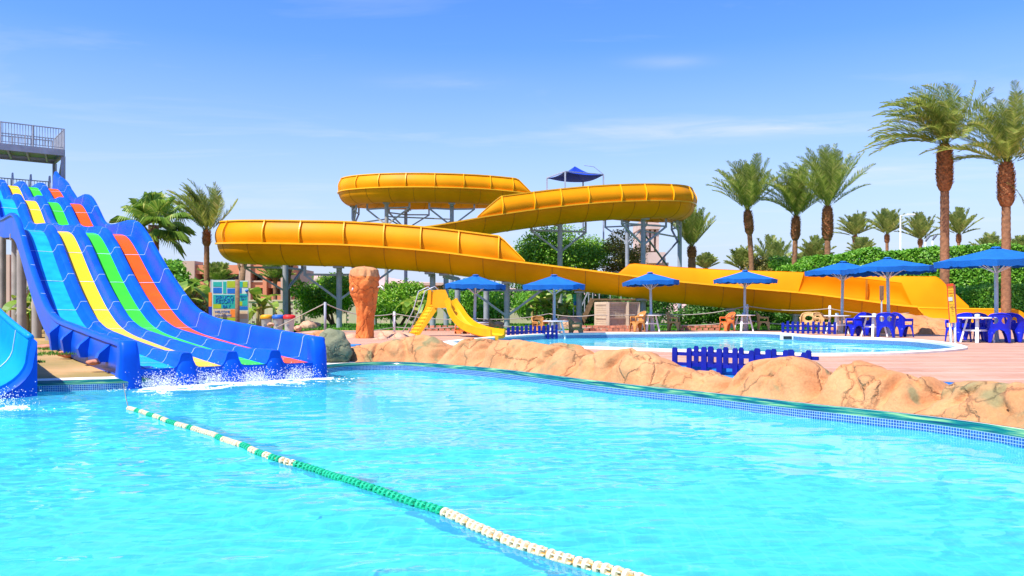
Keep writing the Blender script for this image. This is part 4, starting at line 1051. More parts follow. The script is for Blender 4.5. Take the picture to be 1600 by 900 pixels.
# ------------------------------------------------------------------ signs
def text_mesh(name, body, size, loc, mat, parent, rz=0, align='CENTER'):
    cu = bpy.data.curves.new(name, 'FONT'); cu.body = body; cu.size = size; cu.align_x = align; cu.extrude = .004; cu.fill_mode = 'BOTH'
    o = bpy.data.objects.new('tmp_text', cu); COL.objects.link(o)
    me = bpy.data.meshes.new_from_object(o.evaluated_get(bpy.context.evaluated_depsgraph_get())); COL.objects.unlink(o); bpy.data.objects.remove(o)
    me.transform(Matrix.Translation(V(loc)-parent.location)@Matrix.Rotation(rz, 4, 'Z')@Matrix.Rotation(PI/2, 4, 'X')); me.materials.clear(); me.materials.append(mat)
    q = bpy.data.objects.new(name, me); COL.objects.link(q); q.parent = parent; return q
def panel(parent, name, x0, y0, x1, y1, Y, mat, depth=.01, rise=0.0):
    a, b = at(x0, y1, Y), at(x1, y0, Y); return MB().box(((a.x+b.x)/2, Y-rise, (a.z+b.z)/2), (b.x-a.x, depth, b.z-a.z)).build(name, M[mat], parent)
YS = 31.0
sg = T('information_board', 'big information board in teal, lime and blue blocks behind the blue slide', 'sign', at(351, 540, YS))
panel(sg, 'board', 331, 437.5, 370, 503, YS, 'sg_pale', .05)
for nm, x0, y0, x1, y1, mt in (('teal_block', 333.5, 440.5, 347, 448, 'sg_teal'), ('lime_block', 355, 439, 368, 449.5, 'sg_green'), ('blue_block', 333.5, 449.5, 347, 458, 'sg_blue'), ('blue_block', 355.5, 451, 368, 458.5, 'sg_blue'), ('green_block', 349, 440, 354, 458.5, 'sg_teal'), ('title_block', 333.5, 460.5, 368.5, 475, 'sg_teal'), ('lime_block', 333.5, 475.3, 346, 482, 'sg_green'), ('teal_block', 346.3, 475.3, 368.5, 482, 'sg_teal'), ('sand_block', 333.5, 483, 368.5, 496, 'sg_sand'), ('orange_block', 360.5, 483.4, 368.2, 495.6, 'sg_orange'), ('lime_block', 333.5, 496.4, 368.5, 502.5, 'sg_green')):
    panel(sg, nm, x0, y0, x1, y1, YS, mt, .012, .028 if nm != 'orange_block' else .032)
for body, x, y, s in (('SIRUCO', 351, 467.3, .155), ('RESORT', 351, 473.8, .155), ('BAY', 354, 481, .13), ('WELCOME', 347, 488.7, .095), ('AQUA PARK', 349, 494.4, .09)):
    text_mesh('lettering', body, s*1.25, at(x, y, YS-.045), M['sg_blue'], sg)
for x in (331.5, 369.5): MB().bar(at(x, 540, YS+.06), at(x, 437, YS+.06), .10).build('post', M['steel'], sg)
sg2 = T('information_board', 'narrow information board in teal and sand beside a brown post', 'sign', at(380, 540, YS+.6))
Y2 = YS+.6
panel(sg2, 'board', 373, 438.5, 388, 505, Y2, 'sg_pale', .05)
for nm, x0, y0, x1, y1, mt in (('teal_block', 374, 440, 379.5, 449, 'sg_teal'), ('lime_block', 380, 440, 387.3, 449, 'sg_green'), ('blue_block', 374, 450, 378, 458, 'sg_blue'), ('teal_block', 374, 459, 387.3, 478, 'sg_teal'), ('lime_block', 374.3, 471, 379, 477.5, 'sg_green'), ('blue_block', 374, 479, 387.3, 484, 'sg_blue'), ('sand_block', 374, 486, 387.3, 498, 'sg_sand')):
    panel(sg2, nm, x0, y0, x1, y1, Y2, mt, .012, .028 if nm != 'lime_block' else .033)
for body, x, y, s in (('RESORT', 380.6, 464, .085), ('BAY', 380.6, 468.5, .09)): text_mesh('lettering', body, s*1.2, at(x, y, Y2-.045), M['sg_blue'], sg2)
MB().lathe([(.001, -.065), (.05, -.035), (.065, 0), (.05, .035), (.001, .065)], at(385.5, 454.5, Y2-.06), 14).build('globe_emblem', M['sg_blue'], sg2, True)
MB().tube([at(371, 545, YS-.2), at(371, 437, YS-.2)], .085, 10).build('post', M['wood'], sg2, True)
os_ = T('orange_flag_sign', 'narrow orange and navy upright sign left of the big information board', 'sign', at(328, 540, 30.6))
panel(os_, 'upper_panel', 326.5, 457, 331, 479, 30.6, 'sg_orange', .05); panel(os_, 'lower_panel', 326.5, 479.2, 331, 500, 30.6, 'shade_blue', .05); MB().bar(at(328.7, 545, 30.6), at(328.7, 500, 30.6), .07).build('post', M['steel'], os_)

hb = T('height_board', 'yellow and red height board on two white legs at the pool corner', 'sign', atz(1489, 22.4, DECK))
Yh = 22.4
a = [at(1479.6, 446, Yh+.0), at(1488.5, 445, Yh), at(1493.2, 504, Yh), at(1483.5, 504.5, Yh)]
b = [at(1488.5, 444.6, Yh), at(1491.6, 444.4, Yh+.25), at(1494.6, 503.5, Yh+.25), at(1493.2, 504, Yh)]
def slab(q, t, m, nm):
    mb = MB(); nn_ = (q[1]-q[0]).cross(q[3]-q[0]).normalized()*t; mb.hexa([p-nn_ for p in q]+[p+nn_ for p in q]); return mb.build(nm, M[m], hb)
slab(a, .02, 'sign_yellow', 'face_panel'); slab(b, .015, 'red_paint', 'side_panel')
MB().bar(at(1479.3, 445.5, Yh-.02), at(1488.7, 444.5, Yh-.02), .06).build('top_edge', M['red_paint'], hb)
MB().bar(at(1479.9, 446.5, Yh-.025), at(1483.6, 504, Yh-.025), .016).build('side_edge', M['red_paint'], hb)
for y_, s in ((454, .040), (458, .036)): text_mesh('lettering', 'HEIGHT' if s > .038 else 'LIMIT', s, at(1484.8+(y_-446)*.07, y_+1, Yh-.05), M['red_paint'], hb)
for y_, tx in ((477, 'MUST BE'), (480, '1.20'), (483, 'TALL'), (490, 'M')): text_mesh('lettering', tx, .034, at(1485+(y_-446)*.07, y_, Yh-.05), M['wood'], hb)
p_ = [at(1481.5, 464.5, Yh-.03), at(1488, 464, Yh-.03), at(1488.5, 470, Yh-.03), at(1482, 470.5, Yh-.03)]; slab(p_, .004, 'sg_pale', 'notice_panel')
for x in (1484.5, 1491.5): MB().tube([atz(x+1.5, Yh+.1, DECK), at(x, 498, Yh+.05)], .032, 10).build('leg', M['white_paint'], hb, True)
bs = T('brown_sign', 'thin brown upright sign on a grey post before the yellow slide end', 'sign', atz(1377.5, 35.5, DECK))
panel(bs, 'panel', 1374.6, 446.5, 1380.6, 469, 35.5, 'wood', .05); MB().tube([atz(1377.5, 35.53, DECK), at(1377.5, 469, 35.53)], .035, 8).build('post', M['pole'], bs)
gs = T('green_notice', 'small green and lime notice board beside the wooden steps', 'sign', atz(899, 43.5, DECK))
panel(gs, 'upper_panel', 895.5, 459, 902.5, 474, 43.5, 'sg_teal', .04); panel(gs, 'lower_panel', 895, 474.3, 902.5, 480, 43.5, 'sg_green', .04); panel(gs, 'picture_panel', 896.5, 471, 901.5, 477, 43.5, 'sg_blue', .01, .03); MB().bar(atz(896.2, 43.53, .4), at(896.2, 480, 43.53), .06).build('post', M['steel'], gs); MB().bar(atz(901.8, 43.53, .4), at(901.8, 480, 43.53), .06).build('post', M['steel'], gs)

# ------------------------------------------------------------------ bins
for x, lid, lb in ((416.5, 'lid_yellow', 'grey litter bin with an amber lid'), (434.8, 'lid_blue', 'grey litter bin with a blue lid'), (452, 'lid_red', 'grey litter bin with a red lid')):
    Yb = 35.0; p = atz(x, Yb, .35); bn = T('litter_bin', lb, 'litter bin', p, 'recycling bins on the lawn')
    MB().lathe([(.001, 0), (.17, 0), (.22, .70), (.235, .72), (.001, .72)], p, 18).build('body', M['bin'], bn, True, angle=40)
    MB().lathe([(.25, .70), (.26, .74), (.25, .82), (.20, .86), (.13, .87), (.12, .80)], p, 18).build('lid', M[lid], bn, True, angle=50)
    e = MB().lathe([(.001, .002), (.055, .0), (.055, -.01), (.001, -.01)], (0, 0, 0), 12).build('emblem', M['steel_dark'], bn, False, False)
    e.location = (0, -.215, .42); e.rotation_euler = (PI/2-.07, 0, 0)

# ------------------------------------------------------------------ orange rock pillar
p0 = atz(570, 28.6, .36)
mb = MB(); rows = []; prof = [(0, .36), (.25, .34), (.6, .33), (1.0, .37), (1.3, .42), (1.6, .50), (1.9, .57), (2.15, .60), (2.34, .59), (2.45, .50), (2.50, .36), (2.53, .15), (2.535, .01)]
for k in range(70):
    t = k/69; z = 2.535*(t**.9) if t < 1 else 2.535; r = interp(z, [q[0] for q in prof], [q[1] for q in prof]); row = []
    if k > 60: z = lerp(2.40, 2.55, (k-60)/9); r = interp(z, [q[0] for q in prof], [q[1] for q in prof])
    for j in range(72):
        a = 2*PI*j/72; d = V((math.cos(a), math.sin(a), z*1.1)); kk = 1+.14*noise.noise(d*1.4)+.09*noise.noise(d*3.1+V((0, 0, 4)))+.05*noise.noise(d*6.5)+.022*noise.noise(d*14)-.10*max(0, (1-abs(noise.noise(d*2.2+V((4, 4, 4))))*2)-.82)*4
        row.append(p0+V((math.cos(a)*r*.87*kk+.03*math.sin(z*2), math.sin(a)*r*kk, z+.05*noise.noise(d*2.0))))
    rows.append(row)
rpil = T('rock_pillar', '', 'rock pillar', p0)
mb.grid(rows[:60], True); mb.build('shaft', M['rock_orange'], rpil, True)
mb = MB(); mb.grid(rows[59:], True); mb.cap_rows(rows[-1]); mb.build('flat_top', M['rock'], rpil, True); tag(rpil, 'tall orange sculpted rock pillar, wider at the top, by the pool', 'rock pillar')  # paler tan rock colours the top as if sunlit
for x, y_, s in ((551, 451, -1), (598, 450, 1)):
    o = MB().tube([at(x+7*-s, y_-1, 28.3), at(x+3*-s, y_-2.5, 28.2), at(x, y_, 28.2), at(x+s*.6, y_+3, 28.2)], .025, 8).build('spray_nozzle', M['white_paint'], smooth=True); tag(o, 'small white bent water nozzle on the %s flank of the orange pillar' % ('left' if s < 0 else 'right'), 'nozzle')
# stones at the foot of the pillar
st_ = [(508, 521, .24), (519, 523, .20), (533, 520, .22), (546, 524, .26), (607, 522, .34), (622, 524, .28), (596, 527, .2), (636, 522, .25), (503, 517, .2), (526, 527, .16)]
for k, (x, y, r) in enumerate(st_):
    boulder('border_stone', gp(x, y+6, .40), (r*1.3, r, r*.8), M['rock_pink'], 'pinkish stone in the ring round the foot of the orange pillar', group='stones round the orange pillar', seed=20+k, sub=3)
boulder('border_stone', at(423, 507, 33), (.15, .12, .08), M['rock_pink'], 'small pink stone in front of the amber-lidded bin', seed=41, sub=3)
boulder('border_stone', at(465, 513, 33), (.16, .14, .12), M['rock_pink'], 'pink stone right of the red-lidded bin', seed=42, sub=3)
boulder('lawn_stone', atz(486, 47, .5), (.55, .4, .28), M['rock_pink'], 'flat tan stone lying on the lawn near the slide column', seed=43, sub=3)
boulder('lawn_stone', atz(481, 41.2, .5), (.45, .4, .4), M['rock_pink'], 'rough brown stone on the lawn kerb behind the bins', seed=44, sub=3)
boulder('lawn_stone', atz(753, 44, .5), (.6, .4, .35), M['rock_pink'], 'tan stone on the lawn behind the parasol by the kids slide', seed=45, sub=3)
boulder('lawn_stone', atz(778, 44, .5), (.5, .4, .3), M['rock_pink'], 'tan stone on the lawn just left of a slide column', seed=46, sub=3)
boulder('lawn_stone', atz(888, 43, .5), (.8, .5, .6), M['rock_pink'], 'large tan stone below the green notice board', seed=47, sub=3)
boulder('artificial_rock', atz(1432, 34.5, .4), (1.5, .9, .85), M['rock'], 'tan rock beneath the end of the yellow slide', seed=51, amp=.22)
boulder('artificial_rock', atz(1470, 33.5, .4), (1.2, .8, .65), M['rock'], 'lower tan rock right of the yellow slide end', seed=52, amp=.25)
boulder('artificial_rock', atz(1335, 36.6, .4), (1.1, .7, .55), M['rock'], 'tan rock below the yellow slide behind the parasol poles', seed=53, amp=.25)
# slab stones in the soil under the blue slide
for k, (x, y, r, lb) in enumerate([(70, 545, .30, 'flat brown slab among the stones under the blue slide'), (95, 543, .26, 'reddish slab near the slide column under the blue slide'), (106, 553, .22, 'small stacked stone nearest the slide side under its brackets'), (146, 566, .13, 'red brick-like stone on the soil at the pool rim')]):
    boulder('soil_stone', gp(x, y, .40), (r, r*.7, r*.42), M['brick'], lb, seed=60+k, sub=3)

# ------------------------------------------------------------------ kids slide
ks = T('kids_slide', 'small yellow kids slide with ladder and curved chute into the pool', 'slide', atz(690, 31.0, .3))
A = atz(650, 31.5, .33); top_ = at(690, 460, 30.6); Bt = at(780, 527, 28.6)
ldir = (V((top_.x, top_.y, 0))-V((A.x, A.y, 0))).normalized(); side = V((-ldir.y, ldir.x, 0))
def prism(parent, name, mat, pts, nrm, t):
    mb = MB(); a = [V(p)-nrm*t/2 for p in pts]; b = [V(p)+nrm*t/2 for p in pts]; mb.grid([a, b], True); mb.cap_rows(a, True); mb.cap_rows(b); return mb.build(name, M[mat], parent)
yv = V((.35, 1, 0)).normalized(); 
def kp(x, y, dy=0): return at(x, y, 30.8+dy)
# two ladder cheeks (outlines taken as real plates 0.55 m apart)
lad_in = [(634, 524), (648, 524), (672, 484), (680, 472), (684, 453), (692, 452), (688, 472), (669, 500)]
for dy, nm in ((.28, 'ladder_side'), (-.28, 'ladder_side')):
    off = V((.30, dy*1.0, 0)) if dy < 0 else V((-.05, dy, 0))
    P = [kp(x, y)+off for x, y in ((634, 525), (639, 525), (664, 483), (668, 472), (670, 453), (675, 453), (674, 474), (670, 486), (642, 527))]
    prism(ks, nm, 'yellow_kid', P, V((0, 1, 0)), .07)
mb = MB(); 
for k in range(8):
    t = (k+.5)/8; x = lerp(638, 667, t); y = lerp(522, 480, t); p = kp(x, y); MB().hexa([p+V((-.05, .28, -.03)), p+V((.32, -.28, -.03)), p+V((.46, -.28, -.03)), p+V((.09, .28, -.03)), p+V((-.05, .28, .02)), p+V((.32, -.28, .02)), p+V((.46, -.28, .02)), p+V((.09, .28, .02))]).build('step', M['yellow_kid'], ks)
mb = MB(); a0 = kp(638, 524); a1 = kp(667, 480); mb.hexa([a0+V((-.02, .27, .0)), a0+V((.33, -.27, 0)), a0+V((.36, -.27, -.06)), a0+V((.01, .27, -.06)), a1+V((-.02, .27, .0)), a1+V((.33, -.27, 0)), a1+V((.36, -.27, -.06)), a1+V((.01, .27, -.06))]); mb.build('ladder_back', M['yellow_kid'], ks)
# tower cheeks
P = [kp(x, y) for x, y in ((684, 453), (697, 453), (701, 462), (705, 481), (680, 481), (681, 470))]
prism(ks, 'tower_side', 'yellow_kid', [p+V((.0, -.32, 0)) for p in P], V((0, 1, 0)), .06); prism(ks, 'tower_side', 'yellow_kid', [p+V((-.28, .32, 0)) for p in P], V((0, 1, 0)), .06)
MB().hexa([kp(x, y)+V((dx, d, 0)) for y in (479, 476) for x, d, dx in ((681, -.30, 0), (703, -.30, 0), (703, .30, -.28), (681, .30, -.28))]).build('top_platform', M['yellow_kid'], ks)
# chute
cp = [(701, 470, 30.7), (708, 484, 30.6), (718, 500, 30.3), (730, 511, 29.9), (745, 518, 29.4), (762, 522.5, 28.9), (778, 524.5, 28.3)]
cpt, _ = catmull([tuple(at(x, y, Y)) for x, y, Y in cp], .06)
rows = []
for i, p in enumerate(cpt):
    t = V(cpt[min(i+1, len(cpt)-1)]-cpt[max(i-1, 0)]); h_ = V((t.x, t.y, 0)).normalized(); s_ = V((-h_.y, h_.x, 0)); up = t.normalized().cross(-s_) if False else V((-h_.x*t.normalized().z, -h_.y*t.normalized().z, math.hypot(t.normalized().x, t.normalized().y)))
    rows.append([V(p)+s_*u+up*v for u, v in ((-.30, .22), (-.25, .22), (-.23, .05), (-.15, 0), (.15, 0), (.23, .05), (.25, .22), (.30, .22), (.29, -.04), (.2, -.10), (-.2, -.10), (-.29, -.04))])
mb = MB(); mb.grid(rows, True); mb.cap_rows(rows[0], True); mb.cap_rows(rows[-1]); mb.build('chute', M['yellow_kid'], ks, True, angle=40)
for q in (at(773, 530.5, 28.5), at(776, 531, 28.1)): MB().bar(q+V((0, 0, -.25)), q+V((0, 0, .12)), .12).build('leg', M['yellow_kid'], ks)
for dx, dy in ((-.1, .3), (.2, -.3)): MB().tube([kp(628, 527)+V((dx, dy, 0)), kp(655, 486)+V((dx-.15, dy, .05)), kp(662, 455)+V((dx-.12, dy, 0)), kp(672, 448)+V((dx, dy, 0)), kp(680, 456)+V((dx, dy, 0))], .02, 8).build('handrail', M['galv'], ks, True)
# ------------------------------------------------------------------ lattice pump housing and wooden steps
ph = T('pump_housing', 'beige lattice pump housing with cream posts behind the wading pool', 'pump housing', atz(965, 39.6, DECK))
def lat(a, b, z0, z1, nm, step=.085):
    mb = MB(); d = (b-a); ln_ = d.length; k = int(ln_/step)
    for i in range(1, k): p = a.lerp(b, i/k); mb.bar(V((p.x, p.y, z0)), V((p.x, p.y, z1)), .048)
    for i in range(1, int((z1-z0)/step)): z = z0+(z1-z0)*i/int((z1-z0)/step); mb.bar(V((a.x, a.y, z)), V((b.x, b.y, z)), .042)
    return mb.build(nm, M['pump_beige'], ph)
q0, q1, q2 = atz(931, 40.0, .5), atz(949.5, 38.6, .5), atz(997, 39.6, .5)
zt_ = EYE+10/F*39
for (a, b) in ((q0, q1), (q1, q2)):
    lat(a, b, .55, zt_, 'lattice_panel')
    for z, h_ in ((zt_+.02, .10), ((zt_+.5)/2-.05, .07), (.53, .12)): MB().bar(V((a.x, a.y-.02, z)), V((b.x, b.y-.02, z)), .085, h_).build('rail', M['pump_beige'], ph)
    bk = V((.03, .22, 0)); MB().hexa([V((p.x, p.y, z))+bk*s for z in (.5, zt_-.06) for p, s in ((a, 1), (b, 1), (b, 1.3), (a, 1.3))]).build('inner_board', M['wicker2'], ph)
for q in (q0, q1, q2, atz(980, 39.2, .5)): MB().box((q.x, q.y-.02, (.5+zt_)/2+.03), (.14, .14, zt_-.42)).build('corner_post', M['pump_beige'], ph)
MB().hexa([V((p.x, p.y, z)) for z in (zt_+.07, zt_+.10) for p in (q1+V((0, -.08, 0)), q2+V((.08, -.08, 0)), q2+V((-.2, 2, 0)), q0+V((-.05, 0.1, 0)))]).build('lid', M['pump_beige'], ph)
MB().box((atz(962, 39.6, 0).x, 38.95, .42), (3.2, 1.2, .10)).build('plinth', M['brick'], ph)
ws_ = T('wooden_steps', 'brown steps with grey hand rails beyond the pump housing', 'steps', atz(915, 46.5, .44))
for k in range(7): MB().box((atz(909+k*2.6, 46.5, 0).x, 46.5, .55+k*.22), (.34, 1.3, .06)).build('step', M['wood'], ws_)
for dy in (-.68, .68):
    a = atz(907, 46.5+dy, .5); b = atz(926, 46.5+dy, 2.05); MB().bar(a, b, .06, .26).build('stringer', M['wood'], ws_)
    MB().bar(a+V((0, 0, 1.0)), b+V((0, 0, 1.0)), .06).build('hand_rail', M['galv'], ws_); 
    for k in range(4): p = a.lerp(b, k/3); MB().bar(p, p+V((0, 0, 1.0)), .05).build('rail_post', M['galv'], ws_)
a = atz(926, 46.5, 2.05)
MB().hexa([a+V(q) for q in ((0, -.7, -.1), (3.6, -.7, -.1), (3.6, .7, -.1), (0, .7, -.1), (0, -.7, 0), (3.6, -.7, 0), (3.6, .7, 0), (0, .7, 0))]).build('landing', M['wood'], ws_)
for k in range(6): p = a+V((.3+k*.6, -.66, 0)); MB().bar(p, p+V((0, 0, 1)), .05).build('rail_post', M['galv'], ws_)
MB().bar(a+V((0, -.66, 1)), a+V((3.6, -.66, 1)), .05).build('hand_rail', M['galv'], ws_)
for k in (0, 1): MB().bar(V((a.x+.3+k*2.6, 46.4, .3)), V((a.x+.3+k*2.6, 46.4, 1.95)), .16).build('post', M['wood'], ws_)

# red stone border between deck and lawn
for k, (xa, xb, Yb_, lb) in enumerate(((905, 996, 38.2, 'low red stone border in front of the pump housing'), (1062, 1128, 39.4, 'low red stone border left of the terracotta armchair'), (640, 716, 38.3, 'low red stone border behind the kids slide ladder'))):
    a, b = atz(xa, Yb_, 0), atz(xb, Yb_, 0); mb = MB(); n_ = int((b-a).length/.26); rr = random.Random(k)
    for i in range(n_):
        for j in range(2):
            p = a.lerp(b, (i+.5*(j % 2)+.25)/n_); mb.box((p.x, p.y+rr.uniform(-.04, .04), DECK+.07+j*.13), (.24*rr.uniform(.8, 1), .24, .12*rr.uniform(.85, 1)), rr.uniform(-.15, .15))
    o = mb.build('stone_border', M['brick']); tag(o, lb, 'stone border')
# rope barrier round the lawn
RB = [(447, 38.5, 518), (508, 32.5, 472), (616, 35, 487), (806, 36, 500), (858, 38.6, 487), (1020, 39.5, 487), (1167.5, 39.2, 475.5), (1296.5, 38.8, 477.5)]
rbp = []
rb = T('rope_barrier', 'white posts with two sagging ropes along the back of the deck', 'rope barrier', atz(1167, 39.2, DECK))
for k, (x, Y, y_) in enumerate(RB):
    if k in (0, 3, 4, 5): continue
    t_ = at(x, y_, Y); MB().tube([V((t_.x, t_.y, .3)), t_], .05, 10).build('post', M['white_paint'] if k != 1 else M['steel'], rb, True)
    if k != 1: MB().lathe([(.001, .09), (.06, .05), (.075, 0), (.06, -.05), (.03, -.07)], t_-V((0, 0, .14)), 10).build('post_cap', M['white_paint'], rb, True)
def rope(a, b, sag):
    pts = [a.lerp(b, t/14)-V((0, 0, sag*4*(t/14)*(1-t/14))) for t in range(15)]; MB().tube(pts, .02, 6).build('rope', M['rope'], rb, True)
P_ = [at(430, 513, 34), at(508, 474, 32.5), at(616, 490, 35), at(745, 498, 36), at(858, 490, 38.6), at(930, 492, 38.4), at(1020, 490, 39), at(1167, 478, 39.2), at(1296, 482, 38.8), at(1420, 489, 39.4)]
for a, b, s in zip(P_[:-1], P_[1:], (.0, .25, .12, .12, .1, .05, .2, .15, .15)): rope(a, b, s)
P_ = [at(470, 521, 33), at(508, 516, 32.5), at(616, 511, 35), at(745, 506, 36.5), at(1020, 506, 39), at(1167, 500, 39.2), at(1296, 504, 38.8)]
for a, b, s in zip(P_[:-1], P_[1:], (.02, .12, .12, .2, .15, .15)): rope(a, b, s)

# ------------------------------------------------------------------ lane rope
lp = [(193, 600, .62), (201, 637, .02), (275, 661, .02), (330, 678, .02), (420, 713, .02), (480, 727, .02), (560, 757, .02), (690, 801, .02), (800, 846, .02), (960, 893, .02), (1120, 945, .02), (1300, 1010, .02)]
lw = [at(193, 600, 14.75)]+[gp(x, y, .02) for x, y, z in lp[1:]]
lr = T('lane_rope', 'floating lane rope of white and green discs crossing the pool', 'lane rope', lw[4])
cpt, _ = catmull([tuple(p) for p in lw[1:]], .02)
def onwave(p): return V((p[0], p[1], wave(p[0], p[1])+.012))
cable = [onwave(p) for p in cpt[::6]]
cx_ = [800+F*p.x/max(p.y, 1) for p in cable]; k0 = 0; isg = lambda x: 458 <= x <= 692
for k in range(1, len(cable)+1):
    if k == len(cable) or isg(cx_[k]) != isg(cx_[k0]):
        MB().tube(cable[k0:min(k+1, len(cable))], .019, 8).build('cable', M['float_green_core'] if isg(cx_[k0]) else M['float_core'], lr); k0 = k; MB().tube([lw[0], lw[0].lerp(lw[1], .5)-V((0, 0, .05)), cable[0]], .006, 6).build('tether', M['rope'], lr)
ll = np.concatenate([[0], np.cumsum(np.linalg.norm(np.diff(cpt, axis=0), axis=1))])
def fmesh(name, mat):
    mb = MB(); mb.lathe([(.012, -.020), (.022, -.019), (.036, -.014), (.039, -.006), (.039, .006), (.036, .014), (.022, .019), (.012, .020)], n=16, axis='X')
    for k in range(6): a = PI/3*k; mb.box((.03, math.cos(a)*.026, math.sin(a)*.026), (.034, .007, .016), mat=Matrix.Rotation(a-PI/2, 3, 'X'))
    me = bpy.data.meshes.new(name); me.from_pydata([tuple(v) for v in mb.v], [], mb.f); me.polygons.foreach_set('use_smooth', [True]*len(me.polygons)); me.set_sharp_from_angle(angle=.7); me.materials.append(mat); return me
fw, fg = fmesh('white_float', M['float_white']), fmesh('green_float', M['float_green'])
GR = [(214, 219), (231, 241), (250, 255), (262, 275), (293, 301), (338, 348), (378, 392), (403, 414), (422, 437), (458, 692)]
floats = []; s = .02; gaprng = random.Random(4)
while s < ll[-1]-.05:
    i = int(np.searchsorted(ll, s)); p = onwave(cpt[i]); t = V(cpt[min(i+1, len(cpt)-1)]-cpt[max(i-1, 0)]).normalized(); xi = 800+F*p.x/p.y
    floats.append((p, t, any(a <= xi <= b for a, b in GR), xi)); s += .068+gaprng.uniform(-.006, .006)
vis = sorted(range(len(floats)), key=lambda i: floats[i][0].y if floats[i][0].y > 4.25 else 99)
keep = set(vis[:100]); restm = MB()
core = MB()
for i, (p, t, g, xi) in enumerate(floats):
    rot = t.to_track_quat('X', 'Z').to_euler(); rot.x = gaprng.uniform(0, 1.0); rot.z += gaprng.uniform(-.06, .06); rot.y += gaprng.uniform(-.06, .06)
    if i in keep:
        o = bpy.data.objects.new('float_disc', fg if g else fw); COL.objects.link(o); o.parent = lr; o.location = p-lr.location; o.rotation_euler = rot
        if g: o['label'] = 'green float disc'
    else:
        floats[i] = floats[i]+(rot,)
for col_, me_ in ((False, fw), (True, fg)):
    mb = MB()
    for i, f_ in enumerate(floats):
        if i in keep or f_[2] != col_: continue
        mt_ = f_[4].to_matrix(); b0 = len(mb.v); mb.v += [mt_@v.co+f_[0] for v in me_.vertices]; mb.f += [tuple(b0+k for k in q.vertices) for q in me_.polygons]
    if mb.f:
        o = mb.build('float_disc_run', M['float_green'] if col_ else M['float_white'], lr, True, angle=40); o['kind'] = 'stuff'

# ------------------------------------------------------------------ foam and splashes where the lanes pour in
def foam_patch(label, centre, sx, sy, n_, rise, seed, ang=-.65):
    rr = random.Random(seed); mb = MB(); m = Matrix.Rotation(ang, 3, 'Z')
    def blob(c, r, fl):
        b0 = len(mb.v); k = [V((r*rr.uniform(.7, 1.2), 0, 0)), V((0, r*rr.uniform(.7, 1.2), 0)), V((-r*rr.uniform(.7, 1.2), 0, 0)), V((0, -r*rr.uniform(.7, 1.2), 0)), V((0, 0, r*fl)), V((0, 0, -r*fl))]
        mb.v.extend(c+q for q in k)
        for q in ((0, 1, 4), (1, 2, 4), (2, 3, 4), (3, 0, 4), (1, 0, 5), (2, 1, 5), (3, 2, 5), (0, 3, 5)): mb.f.append(tuple(b0+j for j in q))
    for i in range(n_):
        u, v_ = rr.gauss(0, 1), abs(rr.gauss(0, 1)); q = V(centre)+m@V((u*sx, -v_*sy, 0))
        if noise.noise(V((q.x*2.6, q.y*2.6, seed)))+.35*noise.noise(q*9) < -.05+.10*v_: continue
        blob(V((q.x, q.y, wave(q.x, q.y)+.004)), rr.uniform(.008, .024), .3)
    for i in range(int(n_*.05)):
        u, v_ = rr.gauss(0, 1), abs(rr.gauss(0, .8)); q = V(centre)+m@V((u*sx*.95, -v_*sy*.75, 0))
        if noise.noise(V((q.x*2.6, q.y*2.6, seed))) > -.12: blob(V((q.x, q.y, wave(q.x, q.y)+.003)), rr.uniform(.03, .07), .14)
    for i in range(int(n_*.4)):
        u = rr.gauss(0, .8); h_ = abs(rr.gauss(0, 1))*rise; q = V(centre)+m@V((u*sx, .12-abs(rr.gauss(0, .1)), 0)); blob(V((q.x, q.y, h_)), rr.uniform(.003, .0095), 1.0)
    o = mb.build('splash_foam', M['foam']); o['kind'] = 'stuff'
for k in range(4):
    foam_patch('', sp3(U0+W4*(k+.5), -.22, 0), .30, .50, 5200, .12, 11+k, math.atan2(.6, .8))
foam_patch('', (-8.15, 12.35, 0), .55, .45, 7000, .12, 19, -.2)
# ------------------------------------------------------------------ palms
def frond(mb, base, az, el, ln_, droop, wind, rr, leaf=.42, wd=.045, n_=28, vshape=.55):
    d = V((math.cos(az)*math.cos(el), math.sin(az)*math.cos(el), math.sin(el)))
    p = V(base); pts = [p.copy()]; dirs = [d.copy()]; st = ln_/n_
    for i in range(n_):
        t = i/n_; d = (d+V((wind[0], wind[1], -droop))*(st*(.25+t*1.3))).normalized(); p = p+d*st; pts.append(p.copy()); dirs.append(d.copy())
    for i in range(len(pts)-1):   # rachis, a thin three-sided strip
        r = lerp(.030, .006, i/n_); s_ = dirs[i].cross(V((0, 0, 1))); s_ = s_.normalized()*r if s_.length > .01 else V((r, 0, 0)); mb.quad(pts[i]-s_, pts[i]+s_, pts[i+1]+s_*.8, pts[i+1]-s_*.8)
    for i in range(int(n_*.16), n_+1):
        t = i/n_; L_ = leaf*(math.sin(min(1, (t-.05)*1.05)*PI)**.6*.85+.22)*rr.uniform(.85, 1.1)
        d = dirs[i]; s_ = d.cross(V((0, 0, 1)))
        s_ = s_.normalized() if s_.length > .02 else V((1, 0, 0)); u = s_.cross(d)
        for sg_ in (1, -1):
            for off in (0, .5):
                q = pts[i].lerp(pts[min(i+1, n_)], off+rr.uniform(-.1, .1))
                v_ = (d*rr.uniform(.75, 1.0)+s_*sg_*rr.uniform(.65, .9)+u*rr.uniform(.1, vshape)+V((wind[0], wind[1], -droop*.6))*.35).normalized()
                tip = q+v_*L_+V((0, 0, -.10*L_)); w_ = d*wd*.5; mid = q.lerp(tip, .55)+V((0, 0, .02))
                b0 = len(mb.v); mb.v += [q-w_*.6, q+w_*.6, mid+w_, tip, mid-w_]; mb.f.append((b0, b0+1, b0+2, b0+3, b0+4))
